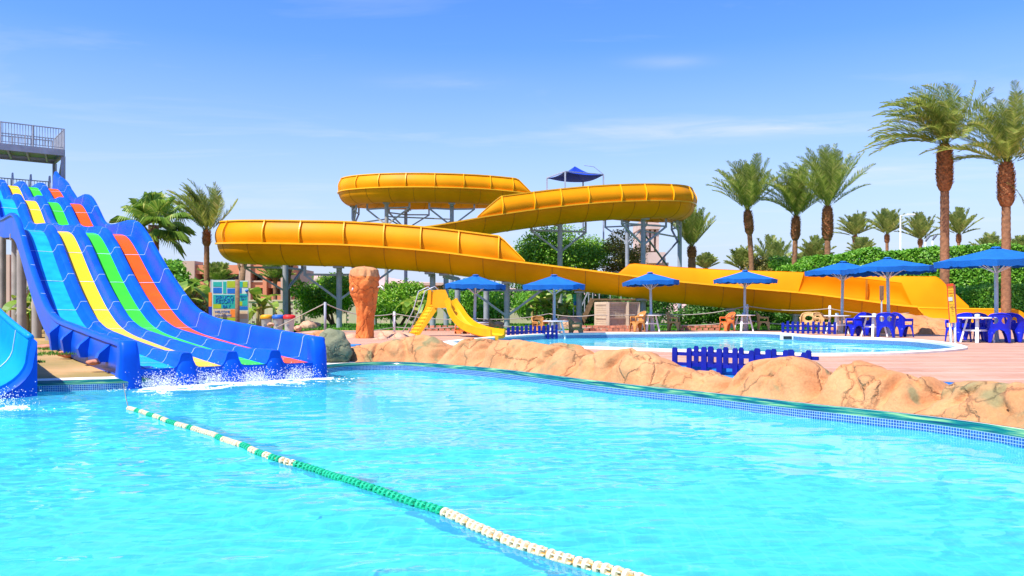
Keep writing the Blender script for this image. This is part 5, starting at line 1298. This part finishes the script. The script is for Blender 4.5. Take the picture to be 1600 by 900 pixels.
def palm_mesh(seed, mat, trunk_h, boot_h, boot_r, thin_r, fr_len, n_fr, wind, el0=.25, el1=1.45, droop=.32, lean=0.0, curved=0.0, leaf=.42, wd=.045, az_bias=None):
    """builds palm parts around a local origin at the trunk foot; returns the root"""
    rr = random.Random(seed)
    root = T('palm_tree', '', 'palm tree', (0, 0, 0), 'date palms')
    def cen(z): f = z/trunk_h; return V((lean*f+curved*math.sin(f*PI), 0, z))
    mb = MB(); rows = []; zb = trunk_h-boot_h; nk = max(12, int(zb/.13))
    for k in range(nk+1):
        z = zb*k/nk; c = cen(z); row = []
        for j in range(14):
            a = 2*PI*j/14; r = thin_r*(1.12-.15*z/max(zb, .1))*(1+.07*(k % 2)+.08*noise.noise(V((math.cos(a)*2, math.sin(a)*2, z*3+seed)))); row.append(c+V((math.cos(a)*r, math.sin(a)*r, 0)))
        rows.append(row)
    mb.grid(rows, True); mb.build('trunk', M['trunk'], root, True, False)
    mb = MB(); rows = []; prof = [(0, .9*thin_r), (.05, boot_r*.72), (.16, boot_r*.95), (.4, boot_r), (.75, boot_r*.95), (.93, boot_r*.75), (1, boot_r*.35)]
    for k in range(17):
        t = k/16; z = zb-.02+boot_h*t; c = cen(z); r = interp(t, [q[0] for q in prof], [q[1] for q in prof]); rows.append([c+V((math.cos(2*PI*j/16)*r*.9, math.sin(2*PI*j/16)*r*.9, 0)) for j in range(16)])
    mb.grid(rows, True)
    nb = int(boot_h*95)+30
    for k in range(nb):   # old leaf bases, each a short upturned wedge
        t = k/nb; a = k*2.39996; z = zb+boot_h*t*.97; c = cen(z); r = interp(t, [q[0] for q in prof], [q[1] for q in prof])*.86
        o_ = V((math.cos(a), math.sin(a), 0)); s_ = V((-o_.y, o_.x, 0)); q = c+o_*r; w_ = .075*boot_r/.36; h_ = rr.uniform(.10, .19)
        tip = q+o_*rr.uniform(.05, .12)+V((0, 0, h_)); b0 = len(mb.v)
        mb.v += [q-s_*w_, q+s_*w_, tip+s_*w_*.55, tip-s_*w_*.55, q+V((0, 0, h_*.9))-s_*w_*.5, q+V((0, 0, h_*.9))+s_*w_*.5]; mb.f += [(b0, b0+1, b0+2, b0+3), (b0+3, b0+2, b0+5, b0+4)]
    mb.build('leaf_bases', M['bark'], root, False, False)
    mb = MB(); top = cen(trunk_h)
    for k in range(n_fr):
        t = (k+.5)/n_fr; az = k*2.39996+rr.uniform(-.2, .2)
        if az_bias and rr.random() < az_bias[1]: az = az_bias[0]+rr.uniform(-1.0, 1.0)
        el = lerp(el0, el1, t**.8)+rr.uniform(-.08, .08)
        frond(mb, top+V((math.cos(az)*.08, math.sin(az)*.08, rr.uniform(-.15, .05))), az, el, fr_len*rr.uniform(.82, 1.08), droop*rr.uniform(.7, 1.3), wind, rr, leaf, wd)
    mb.build('crown', M[mat], root, False, False)
    return root
def palm_at(px_, Y, ytop, frlen_px, seed, label, boot_px, boot_w, thin_w, wind, z0=.4, n_fr=34, mat='palm', group='date palms', **kw):
    top = at(px_, ytop, Y); s = Y/F
    r = palm_mesh(seed, mat, top.z-z0, boot_px*s, boot_w*s/2, thin_w*s/2, frlen_px*s, n_fr, wind, **kw); r.location = (top.x-kw.get('lean', 0), Y, z0); r['label'] = label; r['group'] = group
    return r
WND = (-.16, -.03)
palm_at(1476, 42, 226, 118, 1, 'tall date palm with its whole crown blown to one side above the hedge', 74, 25, 12.5, (-.30, -.02), n_fr=58, droop=.34, el0=.3, az_bias=(PI, .42), leaf=.56, wd=.05)
palm_at(1572, 40, 254, 118, 2, 'tall date palm at the picture edge with one dead frond hanging on its trunk', 70, 26, 12.5, (-.16, -.02), n_fr=54, droop=.32, el0=.35, leaf=.56, wd=.05)
palm_at(1168, 60, 329, 82, 3, 'date palm standing nearest the yellow ring, first of three in a row', 38, 15, 7.5, (-.10, -.02), n_fr=50, lean=-.35, curved=.12, droop=.22, el0=.75, el1=1.5, leaf=.62, wd=.065)
palm_at(1244, 60, 338, 80, 4, 'shortest date palm in the middle of the three in a row', 38, 15, 7.5, (-.12, -.02), n_fr=46, lean=.3, droop=.26, el0=.66, el1=1.5, leaf=.62, wd=.065)
palm_at(1293, 57, 322, 95, 5, 'date palm with the widest crown of the three in a row, beside the hedge', 54, 18, 8.5, (-.08, -.02), n_fr=52, droop=.21, el0=.7, el1=1.5, leaf=.62, wd=.06)
palm_at(323, 46, 361, 78, 6, 'slim date palm blown sideways in front of the salmon building', 24, 13, 8, (-.34, -.02), n_fr=48, droop=.10, el0=.75, el1=1.5, leaf=.54, wd=.05, az_bias=(PI, .4))
palm_at(1081, 66, 386, 62, 7, 'young upright palm right behind the steel column of the upper yellow ring', 18, 15, 12, (-.02, 0), n_fr=30, droop=.08, el0=.8, el1=1.5, leaf=.6, wd=.07)
GF = 'small far palms behind the hedge'
base = palm_at(1336, 95, 368, 36, 8, 'small far palm leaning over, right beside the widest crowned palm', 12, 8, 4.5, (-.16, 0), n_fr=26, mat='palm_far', group=GF, droop=.16, el0=.3, leaf=.7, wd=.10)
pb = palm_at(1386, 95, 366, 42, 9, 'small far palm with even crown left of the thin lamp post', 14, 8, 4.5, (-.03, 0), n_fr=26, mat='palm_far', group=GF, droop=.14, el0=.4, leaf=.7, wd=.10)
palm_at(1438, 95, 374, 42, 10, 'small far palm right of the thin lamp post', 10, 8, 5, (-.10, 0), n_fr=26, mat='palm_far', group=GF, droop=.14, el0=.4, leaf=.7, wd=.10)
palm_at(1498, 95, 366, 42, 11, 'small far palm just right of the tall blown palm trunk', 14, 8, 4.5, (-.03, 0), n_fr=26, mat='palm_far', group=GF, droop=.14, el0=.4, leaf=.7, wd=.10)
GL = 'low palms with crowns near the ground'
for k, (x, Y, yt_, fl, lb) in enumerate([(1103, 80, 420, 24, 'low palm crown just above the yellow slide wall by the steel column'), (1160, 70, 420, 34, 'low palm at the foot of the first palm trunk in the row'), (1208, 68, 424, 56, 'big bushy low palm between two of the palm trunks in the row'), (1274, 75, 405, 34, 'low palm between the middle and widest palms in the row'), (1256, 80, 418, 26, 'smallest low palm close to the middle palm trunk'), (1346, 90, 398, 28, 'low palm beneath the leaning small far palm'), (1548, 70, 400, 36, 'low palm just behind the hedge left of the edge palm trunk'), (1594, 72, 402, 34, 'low palm just behind the hedge right of the edge palm trunk'), (339, 62, 440, 30, 'shaggy grey-green palm before the salmon building by the board'), (430, 62, 436, 30, 'shaggy palm before the salmon building under the yellow slide')]):
    r = palm_at(x, Y, yt_, fl, 20+k, lb, 6, 8, 6, (-.05, 0), n_fr=26, mat='palm_far', group=GL, droop=.16, el0=.35, el1=1.5, leaf=.6, wd=.09, z0=.4)
# dead frond on the edge palm
mb = MB(); rr_ = random.Random(3); frond(mb, at(1573, 285, 39.6), PI*1.9, -.6, 3.2, 2.2, (.0, 0), rr_, .4, .05); tag(mb.build('dead_frond', M['palm_far']), 'dead drooping frond hanging against the edge palm trunk', 'palm frond')

# fan palm behind the racer slide
def fan_palm(loc, zc, label):
    rr = random.Random(31); root = T('fan_palm', label, 'palm tree', loc)
    mb = MB(); rows = []
    for k in range(40):
        z = .3+(zc-.3)*k/39; rows.append([V((math.cos(2*PI*j/12)*.22*(1+.06*(k % 2)), math.sin(2*PI*j/12)*.22*(1+.06*(k % 2)), z-.3)) for j in range(12)])
    mb.grid(rows, True); mb.build('trunk', M['trunk'], root, True, False)
    mb = MB(); top = V((0, 0, zc-.3))
    for k in range(27):
        t = (k+.5)/27; az = k*2.39996; el = lerp(-.55, 1.45, t)+rr.uniform(-.12, .12); d = V((math.cos(az)*math.cos(el), math.sin(az)*math.cos(el), math.sin(el)))
        L_ = rr.uniform(.9, 1.25); c = top+d*L_+V((0, 0, -.15*L_)); s_ = d.cross(V((0, 0, 1))); s_ = s_.normalized() if s_.length > .05 else V((1, 0, 0)); u = s_.cross(d)
        mb.quad(top-s_*.02, top+s_*.02, c+s_*.015, c-s_*.015)
        R_ = rr.uniform(.75, 1.0)
        for j in range(30):
            a = lerp(-2.3, 2.3, j/29); v_ = (d*math.cos(a)+s_*math.sin(a)).normalized(); tip = c+v_*R_*(1-.12*abs(a)/2.2)+V((0, 0, -.38*R_*rr.uniform(.6, 1.3)))
            mid = c+v_*R_*.6+u*.06; w_ = (s_*math.cos(a)-d*math.sin(a))*.034; b0 = len(mb.v)
            mb.v += [c-w_*.15, c+w_*.15, mid+w_, tip, mid-w_]; mb.f.append((b0, b0+1, b0+2, b0+3, b0+4))
    mb.build('crown', M['fan'], root, False, False)
q = at(240, 352, 37); fan_palm((q.x, 37, .3), q.z, 'fan palm with drooping fan leaves behind the racing slide')

# ------------------------------------------------------------------ broadleaf trees, shrubs, hedges
def leafcloud(mb, rr, blobs, n_, size, up=.3, squash=1.0):
    tot = sum(b[1][0]*b[1][1]+b[1][0]*b[1][2] for b in blobs)
    for c, r in blobs:
        m_ = int(n_*(r[0]*r[1]+r[0]*r[2])/tot)
        for i in range(m_):
            d = V((rr.gauss(0, 1), rr.gauss(0, 1), rr.gauss(0, 1))).normalized(); k = rr.random()**.33*(.72+.42*noise.noise(d*2.2+V(c)*.7))+.12
            p = V(c)+V((d.x*r[0], d.y*r[1], d.z*r[2]))*k
            nrm = (d*.6+V((rr.uniform(-1, 1), rr.uniform(-1, 1), rr.uniform(-1, 1)))+V((0, 0, up))).normalized(); t = nrm.cross(V((rr.uniform(-1, 1), rr.uniform(-1, 1), rr.uniform(-1, 1)))).normalized(); b = nrm.cross(t); s = size*rr.uniform(.6, 1.3)
            b0 = len(mb.v); mb.v += [p-t*s, p+b*s*.45, p+t*s, p-b*s*.45]; mb.f.append((b0, b0+1, b0+2, b0+3))
def tree(name, label, loc, blobs, n_, size, mat, trunks, cat='tree', group=None, seed=0):
    """blobs are in world coordinates"""
    rr = random.Random(seed); root = T(name, label, cat, loc, group)
    for tr in trunks:
        MB().tube([V(p) for p in tr[0]], tr[1], 8).build('trunk', M['wood'], root, True)
    mb = MB(); leafcloud(mb, rr, blobs, n_, size); mb.build('crown', M[mat], root); return root
def cluster(x0, x1, y0, y1, Y, n_, rmin, rmax, seed, depth=2.5):
    """random crown lobes filling a rectangle that stands at depth Y"""
    rr = random.Random(seed); a = at(x0, y1, Y); b = at(x1, y0, Y); out = []
    for i in range(n_):
        u, v_ = rr.random(), rr.random(); r = rr.uniform(rmin, rmax); hgt = 1-.35*abs(u-.5)**1.5*2
        out.append((V((lerp(a.x+r*.6, b.x-r*.6, u), Y+rr.uniform(-depth, depth), lerp(a.z, lerp(a.z, b.z, hgt)-r*.5, v_))), (r, r, r*.75)))
    return out
def trunks_for(x, Y, zt_, n_, seed, r=.16):
    rr = random.Random(seed); b = atz(x, Y, .35); out = []
    for i in range(n_):
        e = b+V((rr.uniform(-1.3, 1.3), rr.uniform(-.6, .6), zt_)); m_ = b.lerp(e, .5)+V((rr.uniform(-.3, .3), 0, 0)); out.append(([b+V((.08*i, 0, 0)), m_, e], [r, r*.7, r*.35]))
    return out
tree('broadleaf_tree', 'big bright green tree behind the yellow rings', atz(880, 72, .35), cluster(800, 962, 350, 440, 72, 34, 1.0, 2.2, 1, 3), 28900, .126, 'tree', trunks_for(870, 72, 5, 4, 1, .2), seed=1, group='trees behind the yellow slide')
tree('broadleaf_tree', 'brownish sparse tree right of the big bright green tree', atz(975, 70, .35), cluster(925, 1010, 362, 450, 70, 20, .8, 1.6, 2, 2), 11900, .111, 'tree_dry', trunks_for(975, 70, 5, 5, 2, .14), seed=2, group='trees behind the yellow slide')
tree('broadleaf_tree', 'spreading light green tree behind the orange rock pillar', atz(515, 52, .35), cluster(452, 560, 424, 478, 52, 18, .7, 1.3, 3, 1.5), 14450, .104, 'tree', trunks_for(520, 52, 2, 3, 3, .1), seed=3, group='trees behind the yellow slide')
tree('broadleaf_tree', 'dense green tree between the rock pillar and the kids slide', atz(620, 50, .35), cluster(575, 668, 426, 490, 50, 18, .7, 1.2, 4, 1.5), 14450, .096, 'tree', trunks_for(620, 50, 2, 3, 4, .1), seed=4, group='trees behind the yellow slide')
tree('broadleaf_tree', 'dark leaved tree behind the parasol next to the kids slide', atz(740, 56, .35), cluster(694, 800, 432, 492, 56, 18, .8, 1.4, 5, 2), 11900, .111, 'hedge', trunks_for(735, 56, 2, 3, 5, .16), seed=5, group='trees behind the yellow slide')
tree('broadleaf_tree', 'dark green tree beyond the slide columns behind the pump housing', atz(1000, 62, .35), cluster(935, 1060, 438, 498, 62, 16, .9, 1.6, 6, 2), 10200, .118, 'dark_leaf', trunks_for(1000, 62, 3, 3, 6, .2), seed=6, group='trees behind the yellow slide')
tree('broadleaf_tree', 'green tree filling the gap right of the far picket fence parasol', atz(850, 58, .35), cluster(800, 900, 436, 490, 58, 16, .8, 1.4, 7, 2), 11050, .111, 'hedge', trunks_for(850, 58, 2, 3, 7, .14), seed=7, group='trees behind the yellow slide')
tree('broadleaf_tree', 'leafy green tree beside the slope of the racing slide', atz(268, 34, .35), cluster(240, 300, 396, 470, 34, 14, .45, .9, 8, 1), 7650, .096, 'hedge', trunks_for(268, 34, 2, 3, 8, .08), seed=8)
tree('shrub', 'pale dry shrub at the foot of the salmon building', atz(305, 40, .35), cluster(276, 332, 440, 492, 40, 10, .4, .8, 9, .8), 4420, .074, 'tree_dry', trunks_for(302, 40, 1.4, 5, 9, .05), cat='shrub', seed=9)
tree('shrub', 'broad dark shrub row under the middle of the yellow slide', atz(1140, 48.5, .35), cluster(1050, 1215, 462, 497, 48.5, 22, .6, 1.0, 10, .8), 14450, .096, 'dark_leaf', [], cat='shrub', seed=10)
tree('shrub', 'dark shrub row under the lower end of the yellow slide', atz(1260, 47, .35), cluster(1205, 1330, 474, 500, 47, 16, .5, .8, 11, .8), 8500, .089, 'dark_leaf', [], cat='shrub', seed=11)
tree('shrub', 'ball of green shrub between the palms before the hedge', atz(1215, 62, .35), cluster(1185, 1262, 392, 440, 62, 12, .8, 1.3, 12, 1), 7650, .118, 'hedge', [], cat='shrub', seed=12)
tree('shrub', 'dry twiggy shrub between two palm trunks above the yellow wall', atz(1185, 61, .35), cluster(1168, 1204, 396, 430, 61, 8, .6, 1.0, 13, 1), 3740, .089, 'tree_dry', [], cat='shrub', seed=13)
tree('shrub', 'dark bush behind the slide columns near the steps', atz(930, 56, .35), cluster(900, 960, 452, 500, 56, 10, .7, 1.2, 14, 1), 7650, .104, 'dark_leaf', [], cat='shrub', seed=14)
tree('shrub', 'green bush seen between the columns of the racing slide', atz(58, 34, .35), cluster(30, 100, 440, 500, 34, 12, .4, .8, 15, 1), 6120, .089, 'hedge', [], cat='shrub', seed=15)
mb = MB(); leafcloud(mb, random.Random(16), cluster(560, 1060, 440, 488, 68, 40, 1.2, 2.2, 16, 2), 15000, .18); o = mb.build('distant_trees', M['dark_leaf']); o['kind'] = 'stuff'
def banana(label, x, Y, ztop, seed, n_=9, mat='banana', z0=.4):
    rr = random.Random(seed); b = atz(x, Y, z0); root = T('banana_plant', label, 'plant', b, 'banana plants')
    mb = MB(); 
    for k in range(3): a = rr.uniform(0, 6.28); MB().tube([b+V((math.cos(a)*.15, math.sin(a)*.15, 0)), b+V((math.cos(a)*.3, math.sin(a)*.2, (ztop-z0)*.6))], [.09, .05], 8).build('stem', M['wicker2'], root, True)
    for k in range(n_):
        az = k*2.4+rr.uniform(-.3, .3); el = rr.uniform(.3, 1.3); L_ = (ztop-z0)*rr.uniform(.4, .62); d = V((math.cos(az)*math.cos(el), math.sin(az)*math.cos(el), math.sin(el))); p = b+V((rr.uniform(-.25, .25), rr.uniform(-.2, .2), (ztop-z0)*rr.uniform(.35, .6))); rows = []
        for i in range(9):
            t = i/8; s_ = d.cross(V((0, 0, 1))).normalized(); w_ = .26*math.sin(min(1, t*.92+.08)*PI)**.7*(L_/1.2); up = s_.cross(d); rows.append((p-s_*w_+up*w_*.35, p, p+s_*w_+up*w_*.35)); d = (d+V((0, 0, -.22))).normalized(); p = p+d*L_/8
        for i in range(8):   # separate segments so that leaves look torn
            for a_, c_ in ((0, 1), (1, 2)):
                if rr.random() > .1: mb.quad(rows[i][a_], rows[i][c_], rows[i+1][c_], rows[i+1][a_])
    mb.build('leaves', M[mat], root); return root
banana('banana plant with pale torn leaves left of the litter bins', 404, 37.5, 2.9, 1, 11)
banana('yellowing banana plant left of the beige pump housing', 858, 44.5, 3.1, 2, 12)
banana('pale leaved banana plant right of the far picket fence', 838, 45.5, 2.8, 3, 11)
banana('banana plant with bright leaves close to the green notice', 880, 45, 2.6, 4, 9)
banana('dark green banana plant by the kids slide ladder', 655, 41, 2.9, 5, 10, 'fan')
banana('broad leaved plant between the racing slide columns', 52, 31, 2.6, 6, 9)
banana('leafy upright plant on the slope beside the racing slide', 283, 33, 3.6, 7, 12, 'fan')

def hedge(label, segs, n_, size, mat, seed, mound=.3):
    """segs: list of ((x,y) front, depth, top z) along the hedge"""
    rr = random.Random(seed); root = T('hedge', label, 'hedge', (segs[0][0][0], segs[0][0][1], .4))
    mb = MB(); P = np.array([s[0] for s in segs], float); D = [s[1] for s in segs]; Z = [s[2] for s in segs]; ln_ = np.concatenate([[0], np.cumsum(np.linalg.norm(np.diff(P, axis=0), axis=1))])
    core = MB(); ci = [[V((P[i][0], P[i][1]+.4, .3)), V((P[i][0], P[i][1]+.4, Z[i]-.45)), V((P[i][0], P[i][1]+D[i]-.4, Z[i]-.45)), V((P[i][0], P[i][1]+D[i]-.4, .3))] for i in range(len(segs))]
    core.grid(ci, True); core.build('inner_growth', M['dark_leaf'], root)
    for i in range(n_):
        s = rr.uniform(0, ln_[-1]); x, y, d_, z = (float(np.interp(s, ln_, q)) for q in (P[:, 0], P[:, 1], D, Z))
        bump = mound*(noise.noise(V((x*.9, 0, 3)))+.6*noise.noise(V((x*2.3, 1, 8)))+.35*noise.noise(V((x*5, 2, 8))))
        if rr.random() < .55: p = V((x, y+rr.uniform(-.05, .35)+.3*noise.noise(V((x*1.3, rr.uniform(.4, z)*1.5, 5))), rr.uniform(.4, z+bump))); nn_ = V((0, -1, .4))
        else: p = V((x, y+rr.uniform(0, d_), z+bump+rr.uniform(-.25, .12)+.2*noise.noise(V((x*1.7, y, rr.random())))));  nn_ = V((0, -.2, 1))
        nrm = (nn_+V((rr.uniform(-1, 1), rr.uniform(-1, 1), rr.uniform(-1, 1)))).normalized(); t = nrm.cross(V((rr.uniform(-1, 1), rr.uniform(-1, 1), rr.uniform(-1, 1)))).normalized(); b = nrm.cross(t); sz = size*rr.uniform(.6, 1.3); b0 = len(mb.v); mb.v += [p-t*sz, p+b*sz*.5, p+t*sz, p-b*sz*.5]; mb.f.append((b0, b0+1, b0+2, b0+3))
    mb.build('foliage', M[mat], root); return root
def hp(x, Y, y_): q = at(x, y_, Y); return ((q.x, Y), 3.5, q.z)
hedge('tall long green hedge behind the yellow slide and parasols', [hp(1238, 56, 418), hp(1275, 55, 408), hp(1300, 54.5, 401), hp(1360, 53, 394), hp(1450, 51, 391), hp(1530, 49.5, 388), hp(1620, 48, 386), hp(1760, 46, 384)], 70000, .105, 'hedge', 1)
hedge('lower clipped light green hedge at the deck corner behind the near parasol', [((lambda q: (q.x, 44.0))(at(1508, 470, 44)), 2.5, at(0, 452, 44).z), ((lambda q: (q.x, 43.5))(at(1545, 470, 43.5)), 2.5, at(0, 449, 43.5).z), ((lambda q: (q.x, 43))(at(1640, 470, 43)), 2.5, at(0, 446, 43).z), ((lambda q: (q.x, 42))(at(1780, 470, 42)), 2.5, at(0, 444, 42).z)], 22000, .07, 'hedge', 2, .12)
# lawn grass blades
rr = random.Random(77); mb = MB()
for i in range(26000):
    y = 39.9+18*rr.random()**1.6; x = rr.uniform(-19, 17)*y/46; p = V((x, y, .44)); a = rr.uniform(0, PI); w_ = V((math.cos(a), math.sin(a), 0))*.035; h_ = rr.uniform(.06, .14); b0 = len(mb.v); mb.v += [p-w_, p+w_, p+V((rr.uniform(-.06, .06), rr.uniform(-.06, .06), h_))]; mb.f.append((b0, b0+1, b0+2))
o = mb.build('grass', M['grass']); o['kind'] = 'stuff'
rr = random.Random(78); mb = MB()
for i in range(9000):
    q = gp(rr.uniform(50, 205), rr.uniform(532, 596), .42)
    if noise.noise(q*.55+V((3, 1, 0))) < -.02: continue
    if q.y < 15.2+.62*(q.x+6.9)+.4 and q.x > -8.2: continue
    a = rr.uniform(0, PI); w_ = V((math.cos(a), math.sin(a), 0))*.012; b0 = len(mb.v); mb.v += [q-w_, q+w_, q+V((rr.uniform(-.03, .03), rr.uniform(-.03, .03), rr.uniform(.03, .07)))]; mb.f.append((b0, b0+1, b0+2))
o = mb.build('bank_grass', M['grass']); o['kind'] = 'stuff'

# ------------------------------------------------------------------ buildings, walls, hills, lamps
bA = T('hotel_block', 'salmon two-storey hotel block with dark recessed windows behind the left slide', 'building', atz(380, 84, .4))
YB = 84
def bb(name, x0, x1, y0, y1, m, dy=0.0, th=.3, par=None):
    a, b = at(x0, y1, YB), at(x1, y0, YB); return MB().box(((a.x+b.x)/2, YB+dy+th/2, (a.z+b.z)/2), (b.x-a.x, th, b.z-a.z)).build(name, M[m], par or bA)
bb('back_wall', 250, 460, 418, 492, 'build_tan', 2.2, 6)
for y0, y1 in ((414, 428), (440, 450), (460, 470)): bb('wall', 292 if y0 != 414 else 290, 458, y0, y1, 'build_orange', 0, 2.1)
for x0, x1 in ((284, 306), (336, 342), (375, 393), (412, 418), (440, 456)): bb('pier', x0, x1, 408 if x1-x0 > 8 else 414, 492, 'build_tan' if x1-x0 > 8 else 'build_orange', -.35, 2.4)
for x0, x1 in ((306.5, 321), (322, 335.5), (343, 358), (359, 374.5), (393.5, 401), (402.5, 411.5), (418.5, 428), (429, 439.5)):
    for y0, y1 in ((428.3, 439.7), (450.3, 459.7)):
        wn = bb('window', x0, x1, y0, y1, 'build_tan', 1.6, .12); a_, b_ = at(x0, y1, YB), at(x1, y0, YB)
        MB().box(((a_.x+b_.x)/2, YB+1.56, (a_.z+b_.z)/2), (b_.x-a_.x-.16, .08, b_.z-a_.z-.14)).build('pane', M['glass_dark'], wn)
for x0, x1 in ((343, 374), (393, 412)): bb('balcony_rail', x0, x1, 438.5, 441, 'build_tan', -.12, .1)
bb('roof_block', 392, 440, 404, 414, 'build_orange', 1.0, 5)
bL = T('hotel_block', 'pale salmon building with balconies seen between the racing slide columns', 'building', atz(60, 78, .4)); YB = 78
for y0, y1 in ((398, 420), (446, 460), (484, 496)): bb('wall', -40, 130, y0, y1, 'build_orange', 0, 2, bL)
bb('back_wall', -40, 130, 400, 500, 'build_tan', 2.2, 4, bL)
for x in (-36, 10, 44, 76, 112): bb('pier', x, x+8, 398, 498, 'build_tan', -.3, 2.3, bL)
for x in (18.5, 52.5, 84.5):
    for y0, y1 in ((420.5, 445.5), (460.5, 483.5)): bb('window', x, x+24, y0, y1, 'glass_dark', 1.9, .1, bL)
bT = T('temple_building', 'pale stone building with columns and flared cornice behind the upper yellow ring', 'building', atz(1015, 108, .4)); YB = 108
bb('base_block', 985, 1040, 394, 470, 'temple', 0, 6, bT); bb('upper_block', 1000, 1028, 346, 394, 'temple', 1.2, 5, bT)
for x in (1003, 1010.5, 1018, 1026): bb('column', x, x+4.2, 358, 392, 'temple', .3, .6, bT)
bb('cornice', 999, 1032, 350, 358, 'temple', -.1, 6, bT); bb('roof_block', 1001, 1030, 345, 350, 'temple', .2, 5, bT)
bb('pane', 1003, 1028, 358.5, 391.5, 'build_tan', 1.0, .15, bT)
mb = MB(); a = [at(1014, 411, 106), at(1034, 411, 106), at(1040, 394, 106), at(1010, 394, 106)]
mb.hexa(a+[p+V((0, 1.9, 0)) for p in a]); mb.build('flared_cornice', M['temple'], bT)
bb('lower_band', 1008, 1042, 411, 415, 'build_tan', -1.2, 7, bT)
bP = T('salmon_house', 'distant salmon house with small windows behind the kids slide', 'building', atz(672, 96, .4)); YB = 96
bb('wall', 628, 690, 446, 490, 'build_orange', 0, 5, bP); bb('roof', 624, 694, 442, 446, 'build_tan', -.4, 6, bP)
for x in (640, 654, 668): bb('window', x, x+7, 452, 460, 'glass_dark', -.06, .1, bP)
# beige garden walls with pierced block panels
def gwall(label, xa, xb, Yw, ztop, panels):
    a, b = atz(xa, Yw, .4), atz(xb, Yw, .4); root = T('garden_wall', label, 'wall', a, 'beige garden walls'); cur = a.x
    for p0, p1 in panels+[(None, None)]:
        e = b.x if p0 is None else atz(p0, Yw, 0).x
        if e-cur > .05: MB().box(((cur+e)/2, Yw, (ztop+.3)/2), (e-cur, .22, ztop-.3)).build('wall', M['beige_wall'], root)
        if p0 is not None:
            f = atz(p1, Yw, 0).x; mb = MB(); st_ = .30; n_ = max(2, int((f-e)/st_)); w_ = (f-e)/n_; m_ = int((ztop-.5)/st_)
            for i in range(n_+1): mb.box((e+w_*i, Yw, (ztop+.3)/2), (w_*.5, .20, ztop-.3))
            for j in range(m_+1): z = .4+(ztop-.45)*j/m_; mb.box(((e+f)/2, Yw, z), (f-e-.02, .185, st_*.55))
            mb.build('pierced_panel', M['beige_wall'], root); cur = f
    MB().box(((a.x+b.x)/2, Yw, ztop+.06), (b.x-a.x+.1, .32, .12)).build('wall_cap', M['pump_beige'], root)
    for k in range(int((b.x-a.x)/3.2)+1): MB().box((a.x+3.2*k, Yw-.05, (ztop+.3)/2), (.34, .36, ztop-.2)).build('pier', M['pump_beige'], root)
gwall('beige garden wall behind the information boards and bins', 285, 470, 60, 2.05, [(392, 410), (418, 436), (452, 468)])
gwall('beige garden wall with pierced panels behind the rock pillar', 470, 705, 61, 2.0, [(474, 492), (505, 520), (530, 548), (580, 600)])
gwall('beige garden wall under the parasols between the steel columns', 706, 860, 62, 2.3, [(715, 728), (748, 765)])
# rounded pink hills far beyond
mb = MB(); rows = []
for i in range(60):
    x = lerp(-900, 900, i/59); h_ = 24+16*noise.noise(V((x*.004, 1, 2)))+7*noise.noise(V((x*.015, 4, 2)))+max(0, 14-abs(x+190)*.08); rows.append([V((x, 760, 0)), V((x, 800, h_*.55)), V((x, 860, h_)), V((x, 960, h_*1.02)), V((x, 1200, 0))])
mb.grid(rows); struct(mb.build('hills', M['hill'], smooth=True))
def lamp(x, Y, y_top, label, style):
    b = atz(x, Y, .4); t_ = at(x, y_top, Y); r = T('lamp_post', label, 'lamp post', b, 'thin lamp posts behind the hedge'); MB().tube([b, t_], [.11, .06], 8).build('post', M['white_paint'], r, True)
    if style: MB().bar(t_, t_+V((.8, 0, .12)), .09).build('arm', M['white_paint'], r); MB().box(t_+V((1.0, 0, .12)), (.7, .3, .16)).build('lamp_head', M['white_paint'], r); MB().box(t_+V((.3, -.2, -5.5)), (.35, .3, .6)).build('speaker_box', M['steel_dark'], r)
    else: MB().tube([t_, t_+V((.25, 0, .45)), t_+V((.5, 0, .6))], [.06, .16, .05], 8).build('lamp_head', M['steel_dark'], r, True)
lamp(1407, 80, 337, 'tall thin pale lamp post between two small far palms', 1); lamp(1446, 85, 378, 'short lamp post with dark head beside the small far palm', 0); lamp(1457, 85, 376, 'short lamp post with dark head left of the tall blown palm', 0)
# bare pruned trunks under the slide's left end
for k, (x, Y, y0, lb) in enumerate([(378, 52, 408, 'bare pruned trunk just above the information board'), (449, 49.5, 414, 'bare trunk leaning on a grey column under the yellow slide')]):
    r = T('pruned_tree', lb, 'tree', atz(x, Y, .4)); MB().tube([atz(x, Y, .3), at(x-1, 450, Y), at(x+2, y0+10, Y)], [.26, .2, .17], 10).build('trunk', M['wood'], r, True)
    for dx, dy in ((-7, -6), (8, -4), (3, -9)): MB().tube([at(x+1, y0+18, Y), at(x+dx*.6, y0+8, Y), at(x+dx, y0+dy+4, Y)], [.13, .10, .07], 8).build('limb', M['wood'], r, True)

# ------------------------------------------------------------------ sub-parts go under their part
import re
SUB = {'valance': 'canopy', 'finial': 'canopy', 'leaf_bases': 'trunk', 'umbrella_collar': 'table_top', 'mouth': 'frame', 'emblem': 'body', 'limb': 'trunk', 'teal_block': 'board', 'lime_block': 'board', 'blue_block': 'board', 'green_block': 'board', 'sand_block': 'board', 'orange_block': 'board', 'title_block': 'board', 'globe_emblem': 'board', 'notice_panel': 'face_panel', 'side_edge': 'face_panel', 'picture_panel': 'upper_panel', 'flat_top': 'shaft', 'speaker_box': 'post', 'lamp_head': 'post', 'plinth': None}
stem = lambda o: re.sub(r'\.\d+$', '', o.name)
for root in [o for o in COL.objects if o.type == 'EMPTY']:
    kids = list(root.children); by = {}
    for k in kids: by.setdefault(stem(k), k)
    for k in kids:
        t = SUB.get(stem(k))
        if stem(k) == 'lettering': t = 'board' if 'board' in by else 'face_panel'
        if t and t in by and by[t] is not k and by[t].location.length < 1e-6: k.parent = by[t]
